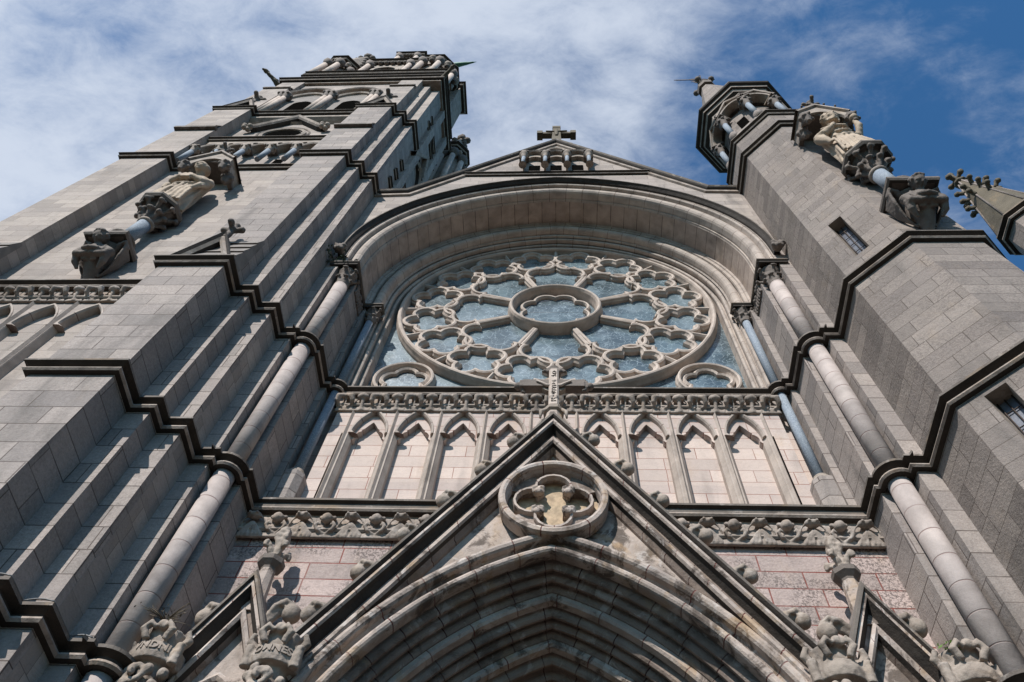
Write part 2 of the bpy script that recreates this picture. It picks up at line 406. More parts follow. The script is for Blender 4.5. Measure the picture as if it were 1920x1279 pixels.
def circ(cx,cy,r,n,a0=0,a1=2*PI): return [(cx+r*math.cos(a0+(a1-a0)*k/n),cy+r*math.sin(a0+(a1-a0)*k/n)) for k in range(n+1)]
def pointed(hw,spring,c,n=16,base=None,ax=AX):
    """outline of a pointed arch, left foot to right foot; hw = half width, c = how far each centre lies across the axis"""
    r=hw+c; a1=math.acos(c/r); L=[]
    if base is not None: L.append((ax-hw,base))
    for k in range(n+1):
        a=a1*k/n; L.append((ax+c-r*math.cos(a),spring+r*math.sin(a)))
    Rr=[(2*ax-x,z) for x,z in reversed(L)]
    return L+Rr[1:]
XZ=lambda a,b,d:(a,d,b)
def XY(z): return lambda a,b,d:(a,b,z+d)
# string course profile: (outset from wall, drop)
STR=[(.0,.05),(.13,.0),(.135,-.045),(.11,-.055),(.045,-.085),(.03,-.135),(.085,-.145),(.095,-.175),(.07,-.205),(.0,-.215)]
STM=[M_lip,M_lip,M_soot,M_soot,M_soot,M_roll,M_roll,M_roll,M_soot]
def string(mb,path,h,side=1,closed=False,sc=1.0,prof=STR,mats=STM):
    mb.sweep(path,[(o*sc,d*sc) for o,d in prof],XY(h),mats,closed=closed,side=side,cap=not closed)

# ================================================================ THE PLACE
g=MB(); g.box(-250,250,-250,250,-CZ-.2,-CZ,pav()); tag(g.build('ground'),'grey stone paving in front of the church','paving',kind='structure')
CA=empty('cathedral',(0,7.5,0))
tag(CA,'grey stone gothic cathedral with a rose window over a gabled portal','cathedral')
def mir(L): return [(2*AX-x,y) for x,y in reversed(L)]

# ---- outlines in plan
RC=(-4.68,6.62)                                   # big attached roll (left)
def rollarc(c,r,a0,a1,n=12): return [(c[0]+r*math.cos(R(a0+(a1-a0)*k/n)),c[1]+r*math.sin(R(a0+(a1-a0)*k/n))) for k in range(n+1)]
stepsL=[(-6.97,5.7),(-6.97,4.96),(-5.80,4.96),(-5.80,5.54),(-5.47,5.54),(-5.47,5.88),(-5.14,5.88),(-5.14,6.39),(-4.86,6.39)]
rollL=[(-4.86,6.5)]+rollarc(RC,.155,192,366)+[(-4.52,6.76),(-4.47,6.76)]
TC=(6.29,5.94)
oc=octo(*TC,1.33)                                  # angles 22.5+45k
ocr=[oc[k] for k in (4,5,6,7)]                     # left-front, front-left, front-right, right-front corner
turL=[oc[3],oc[4],oc[5],oc[6],oc[7],oc[0]]
rollR=mir(rollL)
baseR=[(4.71,6.39),(4.96,6.39)]
# ---- left stepped buttress (belongs to the tower side), full height
b=MB()
def butt(b,x0,x1,y,h1,mat): b.prism([(x0,9.5),(x0,y),(x1,y),(x1,9.5)],-CZ,h1,mat)
b.prism([(-6.9,5.64),(-6.9,5.54),(-5.47,5.54),(-5.47,5.88),(-5.14,5.88),(-5.14,8.5),(-6.9,8.5)],-CZ,27.0,M_step)
b.prism([(-5.6,6.2),(-5.136,6.39),(-4.86,6.39),(-4.86,8.6),(-5.6,8.6)],-CZ,15.35,M_step)
b.prism([(-4.87,6.76),(-4.47,6.76),(-4.47,7.44),(-4.35,7.44),(-4.35,7.66),(-4.35,8.6),(-4.87,8.6)],-CZ,15.32,M_step)
def c1(b,x0,x1,mat):
    b.prism([(x0,5.9),(x0,4.96),(x1,4.96),(x1,5.9)],-CZ,12.2,mat)
    b.prism([(x0+.003,5.9),(x0+.003,5.22),(x1-.003,5.22),(x1-.003,5.9)],12.2,27.0,mat)
    for k in range(5):                              # tabled weathering
        h0=12.2+1.7*k/5; y0=4.96+.26*k/5; y1=4.96+.26*(k+1)/5
        v=[(x0,y0-.03,h0),(x1,y0-.03,h0),(x1,y1,h0+.34),(x0,y1,h0+.34),(x0,5.3,h0),(x1,5.3,h0),(x1,5.3,h0+.34),(x0,5.3,h0+.34)]
        i=b.add(v)
        for f in ((0,1,2,3),(0,3,7,4),(1,5,6,2),(0,4,5,1)): b.face([i+q for q in f],M_slate)
c1(b,-6.97,-5.80,M_step)
stepL=b.build('stepped_buttress',CA,'stepped buttress against the bell tower')
def drum(name,c,r,h0,h1,par,mat=M_drum):
    m=MB(); m.lathe([(r,h0),(r,h1)],(c[0],c[1],0),mat,28); return m.build(name,par)
RCR=(2*AX-RC[0],RC[1])
# ---- right pier and stair turret
b=MB()
b.prism([(4.32,8.6),(4.20,8.6),(4.20,7.66),(4.20,7.44),(4.32,7.44),(4.32,6.76),(4.71,6.76),(4.71,8.6)],-CZ,15.32,M_step)
b.prism([(4.709,8.6),(4.709,6.39),(5.3,6.39),(5.3,8.6)],-CZ,15.35,M_step)
pierR=b.build('stepped_buttress',CA,'narrow stepped pier beside the stair turret')
for par,c,l in ((stepL,RC,None),(pierR,RCR,None)):
    for h0,h1 in ((-CZ,4.98),(5.2,8.28),(8.5,11.98),(12.2,14.75)): drum('attached_shaft',c,.15,h0,h1,par)
# faces with a slit cut in the left-front diagonal of the turret
b=MB()
def turret_shaft(b,h0,h1,slits):
    n=8
    for k in range(8):
        p,q=oc[k],oc[(k+1)%8]
        if k==4 and slits:
            d=Vector((q[0]-p[0],q[1]-p[1])); nv=Vector((d.y,-d.x)).normalized()
            if nv.dot(Vector((p[0]-TC[0],p[1]-TC[1])))<0: nv=-nv
            P=lambda t,dep=0:(p[0]+d.x*t-nv.x*dep,p[1]+d.y*t-nv.y*dep)
            hs=h0
            for (a,bb,s0,s1) in slits:
                for (t0,t1,z0,z1) in ((0,1,hs,s0),(0,a,s0,s1),(bb,1,s0,s1)):
                    i=b.add([(*P(t0),z0),(*P(t1),z0),(*P(t1),z1),(*P(t0),z1)]); b.face([i,i+1,i+2,i+3],M_turret)
                D=.24; A=(*P(a),s0),(*P(bb),s0),(*P(bb),s1),(*P(a),s1); Bk=(*P(a+.03,D),s0+.08),(*P(bb-.03,D),s0+.08),(*P(bb-.03,D),s1),(*P(a+.03,D),s1)
                i=b.add(A+Bk)
                for e in range(4): f=(e+1)%4; b.face([i+e,i+f,i+4+f,i+4+e],M_carve)
                b.face([i+4,i+5,i+6,i+7],M_lead)
                hs=s1
            i=b.add([(*p,hs),(*q,hs),(*q,h1),(*p,h1)]); b.face([i,i+1,i+2,i+3],M_turret)
        else:
            i=b.add([(*p,h0),(*q,h0),(*q,h1),(*p,h1)]); b.face([i,i+1,i+2,i+3],M_turret)
turret_shaft(b,-CZ,21.9,[(.30,.56,6.6,8.18),(.30,.55,12.75,14.32)])
turret=b.build('stair_turret',CA,'octagonal stair turret with an open arcaded top')
# slit glazing bars
for s0,s1 in ((6.6,8.18),(12.75,14.32)):
    b=MB(); p,q=oc[4],oc[5]; d=Vector((q[0]-p[0],q[1]-p[1])); nv=Vector((-1,-1)).normalized()
    for k in range(3):
        t=.345+.085*k; x=p[0]+d.x*t-nv.x*.215; y=p[1]+d.y*t-nv.y*.215; b.tube([(x,y,s0+.05),(x,y,s1)],.010,M_iron,5)
    for k in range(5):
        z=s0+.2+k*.29; b.tube([(p[0]+d.x*.33-nv.x*.215,p[1]+d.y*.33-nv.y*.215,z),(p[0]+d.x*.53-nv.x*.215,p[1]+d.y*.53-nv.y*.215,z)],.008,M_iron,5)
    b.build('window_bars',turret)

# ---- string courses
def strings():
    L=stepsL+rollL
    # portal level (H 5.2)
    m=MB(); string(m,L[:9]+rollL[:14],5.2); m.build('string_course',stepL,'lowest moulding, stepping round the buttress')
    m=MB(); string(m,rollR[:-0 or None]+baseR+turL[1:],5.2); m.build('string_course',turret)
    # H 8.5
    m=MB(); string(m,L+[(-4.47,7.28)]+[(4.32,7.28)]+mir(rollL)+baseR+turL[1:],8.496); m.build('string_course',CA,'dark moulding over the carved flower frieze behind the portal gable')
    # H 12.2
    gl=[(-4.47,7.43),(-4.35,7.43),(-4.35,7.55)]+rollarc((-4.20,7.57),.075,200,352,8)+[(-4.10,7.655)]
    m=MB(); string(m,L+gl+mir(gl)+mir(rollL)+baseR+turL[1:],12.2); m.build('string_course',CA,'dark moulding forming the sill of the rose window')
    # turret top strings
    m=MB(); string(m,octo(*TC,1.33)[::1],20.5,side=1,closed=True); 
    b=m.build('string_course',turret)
strings()

# ================================================================ WEST FRONT WALLS
def rel(L): return [(x+AX,z) for x,z in L]
def front():
    # lower wall behind the portal gable
    b=MB(); arch=pointed(3.3,3.1,1.45,14,base=-CZ)
    b.ext([(-4.6,-CZ),(-4.6,8.35),(4.45,8.35),(4.45,-CZ)]+arch[::-1],7.35,7.6,M_pink)
    b.build('lower_wall',CA,'pink jointed wall above and beside the portal gable')
    # ledge between lower wall and arcade (top of the H 8.5 course)
    b=MB(); b.box(-4.46,4.31,7.2,8.5,8.31,8.49,M_lip); b.build('ledge',CA)
    # gable wall pierced by the great arch
    b=MB(); a=pointed(4.78,16.3,.42,22,base=15.35)
    b.ext([(-5.13,15.352),(-5.13,20.46),(-4.24,20.55),(AX,26.05),(4.09,20.55),(4.957,20.46),(4.957,15.352)]+a[::-1],6.39,7.3,M_tower)
    gw=b.build('gable_wall',CA,'upper gable wall over the great window arch')
    # copings of the gable: foot, slope, foot, one continuous moulding
    m=MB()
    m.sweep([(-5.13,20.56),(-4.24,20.62),(AX,26.2),(4.09,20.62),(4.97,20.56)],[(-.22,6.39),(-.20,6.33),(-.13,6.32),(-.12,6.36),(-.08,6.28),(-.05,6.25),(0,6.22),(.05,6.5),(.05,7.4)],XZ,[M_roll,M_roll,M_roll,M_soot,M_soot,M_lip,M_soot,M_slate],side=-1)
    m.build('gable_coping',gw)
    m=MB(); string(m,[(-2.95,6.39),(2.80,6.39)],22.42,sc=.85); m.build('string_course',gw,'thin moulding crossing the gable under the small arcade')
front()

# ---- small triple opening in the gable
def triple():
    p=MB(); x0,x1,z0=-1.06+AX+.02,1.04+AX,22.45
    p.box(x0,x1,6.30,6.388,22.44,22.60,M_carve)
    cs=[AX-.66,AX,AX+.66]; 
    arcs=[]
    top=[(x0,24.30)]
    m=MB()
    for c in cs:
        a=pointed(.30,23.55,.10,8,base=22.6,ax=c)
        m.ext([(c-.33,22.6),(c-.33,24.12),(c+.33,24.12),(c+.33,22.6)]+a[::-1],6.25,6.387,M_carve)
        m.sweep(pointed(.32,23.75,.12,8,ax=c),[(0,6.3),(0,6.14),(.05,6.10),(.09,6.14),(.10,6.25)],XZ,[M_carve,M_lip,M_lip,M_soot],side=-1)
        m.box(c-.17,c+.17,6.375,6.386,22.62,23.35,M_dark)
        i=m.add([(c-.2,6.37,22.6),(c-.17,6.2,22.6)])
    # eye above
    m.sweep(circ(AX,24.72,.23,18),[(0,6.38),(0,6.25),(.05,6.22),(.09,6.26),(.10,6.38)],XZ,M_carve,closed=False,side=1)
    m.ext(circ(AX,24.72,.2,16)[:-1],6.378,6.386,M_dark)
    t=m.build('gable_arcade',CA,'triple arched opening below the gable cross')
    for k in range(4):
        x=AX+(-1.0+.667*k)
        q=MB(); q.lathe([(.062,22.62),(.062,23.42)],(x,6.13,0),M_gran,12); q.build('colonnette',t)
        q=MB(); q.lathe([(.07,23.40),(.06,23.44),(.12,23.62),(.15,23.66),(.15,23.72)],(x,6.13,0),M_carve,10); q.box(x-.15,x+.15,6.0,6.39,23.70,23.76,M_lip); q.build('capital',t)
        q=MB(); q.lathe([(.12,22.55),(.10,22.60),(.065,22.66)],(x,6.13,0),M_carve,10); q.build('base',t)
triple()

# ---- great arch mouldings
def great_arch():
    def sw(m,h0,prof,mats,base=15.45,c=.42,spring=16.3,n=26,smooth=False):
        m.sweep(pointed(h0,spring,c,n,base=base),[(h-h0,y) for h,y in prof],XZ,mats,side=-1,smooth=smooth)
    def bead(hc,yc,r,a0,a1,n=6): return [(hc+r*math.cos(R(a0+(a1-a0)*k/n)),yc+r*math.sin(R(a0+(a1-a0)*k/n))) for k in range(n+1)]
    m=MB()
    sw(m,4.4,[(4.92,6.39),(4.92,6.27),(4.90,6.23),(4.865,6.23),(4.84,6.28),(4.79,6.34),(4.785,6.388)],[M_soot,M_lip,M_lip,M_soot,M_soot,M_soot],base=15.9)
    hood=m.build('hood_mould',CA,'dark outer moulding round the great arch')
    m=MB()
    pr=[(4.78,6.388),(4.76,6.388)]+bead(4.72,6.43,.045,20,-150,5)+[(4.665,6.50),(4.66,6.56),(4.70,6.60),(4.72,6.66),(4.69,6.70)]+bead(4.575,6.60,.125,60,-170,9)+[(4.44,6.70),(4.445,6.745),(4.415,6.75),(4.41,6.80),(4.40,6.81)]
    sw(m,4.4,pr,M_arch); 
    o1=m.build('arch_order',CA,'outer roll of the great arch')
    m=MB(); sw(m,4.4,[(4.40,6.805),(4.40,7.43)],M_soffit)
    sf=m.build('arch_soffit',CA,'broad panelled underside of the great arch')
    m=MB()
    pr=[(4.40,7.43),(4.35,7.435),(4.34,7.47),(4.27,7.475),(4.26,7.52),(4.30,7.56),(4.26,7.60)]+bead(4.13,7.55,.10,40,-170,8)+[(4.02,7.62),(4.03,7.66),(4.0,7.70)]
    sw(m,4.4,pr,M_arch); m.build('arch_order',CA,'middle roll of the great arch')
    # innermost orders, running down to the sill
    m=MB(); path=pointed(3.95,16.35,.25,26,base=12.15)
    pr=[(4.10,7.66),(4.03,7.665),(4.02,7.72),(4.055,7.75),(4.02,7.79)]+bead(3.965,7.77,.045,30,-190,5)+[(3.93,7.84),(3.96,7.90),(3.92,7.93)]+bead(3.875,7.90,.04,30,-190,5)+[(3.85,7.97),(3.84,8.12),(3.80,8.3)]
    m.sweep(path,[(h-3.95,y) for h,y in pr],XZ,M_arch,side=-1)
    m.build('arch_order',CA,'inner mouldings framing the rose window')
    # wall behind, closing the recess
    m=MB(); a=pointed(3.82,16.35,.25,24,base=12.0)
    m.ext([(-4.7,12.0),(-4.7,21.6),(4.6,21.6),(4.6,12.0)]+a[::-1],8.26,8.5,M_step); m.build('window_wall',CA)
    # granite shafts in the jambs, two storeys
    for s in (-1,1):
        x=AX+s*4.125; y=7.57
        for h0,h1 in ((9.62,11.99),(12.2,14.95)):
            q=MB(); q.lathe([(.082,h0),(.082,h1)],(x,y,0),M_gran,18); q.build('granite_shaft',CA,'polished blue granite jamb shaft, %s one %s'%('lower' if h0<10 else 'upper','left' if s<0 else 'right'))
        q=MB(); q.lathe([(.17,9.44),(.17,9.50),(.13,9.53),(.14,9.56),(.12,9.60),(.085,9.64)],(x,y,0),M_carve,18)
        x0,x1=sorted((x-s*.22,x+s*.3)); pl=[(x-.2,8.45),(x-.2,7.45),(x-.1,7.36),(x+.1,7.36),(x+.2,7.45),(x+.2,8.45)]
        q.prism([(x-.19,7.9),(x-.19,7.48),(x-.09,7.38),(x+.09,7.38),(x+.19,7.48),(x+.19,7.9)],8.45,9.45,M_step)
        q.build('shaft_base',CA)
        # pier of the arcade storey between shaft and arcade
    # annulet rings already belong to the strings
great_arch()

# ---- foliage carving prototypes
def leafcap(w,h,seed=1,n=6,vox=.018,mat=M_dirty):
    """carved capital: bell with two rows of curling leaves, top width w, height h, origin bottom centre"""
    rnd=random.Random(seed); b=MB()
    b.lathe([(w*.26,0),(w*.27,h*.3),(w*.33,h*.7),(w*.44,h*.92),(w*.44,h)],(0,0,0),M_carve,14)
    for row,(zz,rr,sz) in enumerate(((.45,.36,.13),(.88,.50,.15))):
        for k in range(n):
            a=2*PI*(k+.5*row)/n+rnd.uniform(-.1,.1); ca,sa=math.cos(a),math.sin(a)
            q=1.0 if row==0 else (1/max(abs(ca),abs(sa)))**.7
            pts=[(w*.24*ca,w*.24*sa,h*(zz-.4)),(w*(rr-.08)*ca*q,w*(rr-.08)*sa*q,h*(zz-.12)),(w*rr*ca*q,w*rr*sa*q,h*zz),(w*(rr+.05)*ca*q,w*(rr+.05)*sa*q,h*(zz-.10))]
            b.tube(pts,[w*.03,w*.055,w*.07,w*.06],M_carve,6)
            for t in (-1,1):
                b.sphere((w*(rr+.01)*ca*q-sa*t*w*.075,w*(rr+.01)*sa*q+ca*t*w*.075,h*(zz-.06)),w*.06,M_carve,7,5)
    return carve_mesh(b,vox,mat,'capital_carving',disp=.012,dscale=14)
def ball_crocket(r=.10,vox=.016,mat=M_carve,L=.30):
    """stem curling out to a bud, growing along +X from the origin, hooking down"""
    b=MB()
    b.tube([(-.02,0,-.16),(L*.25,0,-.06),(L*.6,0,.06),(L*.9,0,.05),(L*1.0,0,-.03)],[.05,.05,.055,.06,.05],M_carve,8)
    b.sphere((L*.95,0,-.055),r,M_carve,12,9)
    for s in (-1,1):
        b.tube([(0,s*.03,-.1),(L*.35,s*.07,.02),(L*.75,s*.08,.07),(L*.95,s*.05,.04)],[.03,.035,.03,.02],M_carve,6)
        b.sphere((L*.6,s*.085,.03),.035,M_carve,7,5)
    b.tube([(0,0,-.02),(L*.3,0,.09),(L*.7,0,.115),(L,0,.06)],[.03,.03,.03,.02],M_carve,6)
    return carve_mesh(b,vox,mat,'crocket_carving',disp=.006,dscale=18)
def boss(kind,vox=.014):
    b=MB()
    if kind==0:        # curled leaf pair hanging in a hollow
        for s in (-1,1):
            b.tube([(0,.05,.10),(s*.05,-.06,.10),(s*.10,-.09,.05),(s*.115,-.05,-.02),(s*.10,.02,-.07)],[.03,.045,.05,.04,.02],M_carve,7)
            b.tube([(s*.02,.04,-.12),(s*.05,0,-.10),(s*.075,.01,-.05)],[.015,.02,.015],M_carve,6)
        b.sphere((0,-.05,.11),.045,M_carve,8,6); b.tube([(0,.04,-.14),(0,0,-.02),(0,-.03,.08)],.018,M_carve,6)
        b.box(-.14,.14,.03,.08,-.17,.15,M_carve)
    elif kind==1:      # smooth bud
        b.sphere((0,-.04,.08),.085,M_carve,12,8,(1.15,.9,.72)); b.tube([(0,.05,-.14),(0,0,-.04),(0,-.03,.05)],[.04,.03,.04],M_carve,7)
        for s in (-1,1): b.tube([(s*.05,-.03,.10),(s*.11,0,.03),(s*.145,.03,-.08)],.013,M_carve,6)
        b.box(-.14,.14,.03,.08,-.17,.15,M_carve)
    elif kind==2:      # ball between two little scrolls
        b.sphere((0,-.05,.06),.075,M_carve,12,8)
        for s in (-1,1):
            b.tube([(s*.02,.03,-.13),(s*.09,-.01,-.11),(s*.13,-.03,-.05),(s*.10,-.04,0),(s*.06,-.03,-.04)],[.02,.028,.03,.025,.015],M_carve,6)
            b.sphere((s*.085,-.02,.10),.035,M_carve,7,5)
        b.box(-.17,.17,.03,.08,-.2,.17,M_carve)
    else:              # fanned palmette with drooping head
        b.sphere((0,-.05,.10),.085,M_carve,10,7,(1.25,.8,.6))
        for s in (-1,1):
            b.sphere((s*.05,-.115,.10),.022,M_carve,7,5)
            b.tube([(s*.07,-.04,.12),(s*.14,-.01,.06),(s*.19,.02,-.04)],[.016,.016,.012],M_carve,6)
            for q in (.25,.6,.95): b.tube([(0,-.02,.02),(s*.09*q,.0,-.06),(s*.15*q,.03,-.17)],[.02,.016,.02],M_carve,6)
        b.box(-.17,.17,.03,.08,-.2,.17,M_carve)
    return carve_mesh(b,vox,M_roll,'frieze_carving',disp=.005,dscale=20)
BOSS=[boss(k) for k in range(4)]
LOWROLL=[(.0,.03),(.04,.025),(.075,0),(.075,-.03),(.045,-.055),(.03,-.075),(.0,-.09)]
def frieze(name,x0,x1,yw,ztop,zbot,pitch,kinds,par,label,sc=1.0,skip=None,gap=.235):
    m=MB(); m.box(x0,x1,yw,yw+.10,zbot,ztop-.02,M_carve)
    m.sweep([(x0,yw),(x1,yw)],LOWROLL,XY(zbot+.03),[M_lip,M_roll,M_roll,M_roll,M_soot,M_soot],side=1,cap=True)
    f=m.build(name,par,label)
    n=int(round((x1-x0)/pitch)); st=(x1-x0)/n
    zc=(ztop-gap*.9+zbot)/2
    for k in range(n):
        x=x0+st*(k+.5)
        if skip and skip(x): continue
        o=link('flower_boss',BOSS[kinds[k%2]],f,loc=(x,yw-.07,zc),scale=sc)
    return f
frieze('carved_frieze',-4.10,3.95,7.665,12.02,11.66,.3285,(0,1),CA,'frieze of small leaf bosses under the rose window',sc=1.22)
frieze('carved_frieze',-4.47,4.32,7.30,8.33,7.93,.355,(3,2),CA,'frieze of palmettes and ball flowers above the pink wall',sc=1.08)

# ---- blind arcade between the two courses
def blind_arcade(x0,pitch,n,yf,h0,htop,hspring,name,label,matf,matp,par,hw=None,depth=.21,c=.66,ridge=True,extra=0.0,extra2=0.0):
    hw=hw or pitch*.415
    m=MB()
    m.box(x0-extra,x0+pitch*n+extra2,yf+depth,yf+depth+.2,h0,htop,matp)
    a=m.build(name,par,label)
    q=MB()
    if extra: q.box(x0-extra,x0,yf,yf+depth+.01,h0,htop,matf)
    if extra2: q.box(x0+pitch*n,x0+pitch*n+extra2,yf,yf+depth+.01,h0,htop,matf)
    fr=q
    for k in range(n):
        cx=x0+pitch*(k+.5)
        ar=pointed(hw,hspring,c,12,ax=cx)
        fr.ext([(cx-pitch/2,hspring),(cx-pitch/2,htop),(cx+pitch/2,htop),(cx+pitch/2,hspring)]+ar[::-1],yf,yf+depth+.005,matf)
        # splayed arch moulding
        fr.sweep(pointed(hw,hspring,c,12,base=hspring,ax=cx),[(.006,yf-.004),(.0,yf-.02),(-.03,yf-.015),(-.05,yf+.02),(-.055,yf+depth*.5)],XZ,M_arch,side=-1)
        # trefoil cusping plate
        hi=hw-.055
        tf=[(cx-hi,hspring-.25)]
        L=[(-.94,-.10),(-.97,.05),(-.95,.22),(-.88,.36),(-.76,.50),(-.60,.58),(-.60,.72),(-.44,.86),(-.30,1.10),(-.14,1.34),(0,1.52)]
        pts=[(cx+hi*u*.93,hspring+hi*v*1.05) for u,v in L]
        pts=pts+[(2*cx-x,z) for x,z in reversed(pts[:-1])]
        out=pointed(hi+.03,hspring,c,12,base=hspring-.12,ax=cx)
        fr.ext(pts+out[::-1],yf+depth*.42,yf+depth+.003,matf)
    fr.build('arch_heads',a)
    for k in range(n+1):
        x=x0+pitch*k; w=pitch/2-hw
        mm=MB()
        if k in (0,n):
            s=-1 if k==0 else 1
        pl=[(x-w-.05,yf+depth),(x-w-.05,yf+depth*.45),(x-w,yf+.02),(x-w+.01,yf),(x+w-.01,yf),(x+w,yf+.02),(x+w+.05,yf+depth*.45),(x+w+.05,yf+depth)]
        mm.prism(pl,h0,hspring-.004,M_arch)
        if ridge:
            mm.prism([(x-.035,yf),(x,yf-.05),(x+.035,yf)],h0,htop-.02,M_arch)
        mm.build('mullion',a)
    return a
blind_arcade(AX-4.5*.817,.817,9,7.68,8.48,11.70,10.88,'blind_arcade','blind arcade of nine trefoil headed panels under the rose window',M_pink2,M_pink2,CA,extra=.30,extra2=.30)
for s in (-1,1):
    m=MB(); xs=sorted((AX+s*4.42,AX+s*3.97)); m.box(xs[0],xs[1],7.9,8.4,8.48,12.0,M_pink2); m.build('return_wall',CA)

# ---- capitals of the great arch
cap_big=leafcap(.52,.62,3); cap_small=leafcap(.40,.50,5)
for s in (-1,1):
    rx=AX+s*(RCR[0]-AX); gx=AX+s*4.125
    w='left' if s<0 else 'right'
    c=link('capital',cap_big,CA,'blackened leaf capital under the %s foot of the great arch'%w,loc=(rx,6.62,14.76))
    c2=link('capital',cap_small,CA,'small leaf capital on the %s granite jamb shaft'%w,loc=(gx,7.57,14.92))
    # continuous abacus following the jamb: big capital, reveal, small capital
    m=MB(); P=[(4.97,6.36),(4.37,6.36),(4.37,7.40),(3.95,7.40),(3.95,7.62)]
    P=[(AX+s*(x-AX*0),y) for x,y in P]
    if s<0: sd_=1
    m.sweep(P,[(0,0),(.055,.0),(.06,-.045),(.03,-.06),(.02,-.11),(0,-.12)],XY(15.5),[M_lip,M_lip,M_lip,M_soot,M_soot],side=(1 if s<0 else -1),cap=True)
    m.poly([(*p,15.495) for p in P]+[(AX+s*5.05,7.62,15.495)],M_lip)
    # foliage band along the reveal
    m.build('abacus',CA)
    b=MB(); rnd=random.Random(9)
    for k in range(9):
        y=6.85+.075*k
        b.sphere((rnd.uniform(-.02,.02),y,15.30+rnd.uniform(-.05,.05)),.06,M_carve,8,6); b.tube([(0,y,15.0),(-.02*s,y+.02,15.15),(0,y,15.3)],.03,M_carve,6)
    me=carve_mesh(b,.016,M_dirty,'foliage_band',disp=.012,dscale=16); link('foliage_band',me,CA,loc=(AX+s*4.385,0,0))
    # label stop of the hood
    b=MB(); b.sphere((0,0,0),.13,M_carve,10,8)
    for k in range(7): b.sphere((.11*math.cos(k*.9),-.08+.02*k%.05,.11*math.sin(k*.9)),.06,M_carve,7,5)
    link('label_stop',carve_mesh(b,.018,M_dirty,'label_stop',disp=.02,dscale=14),CA,loc=(AX+s*4.86,6.20,15.95))

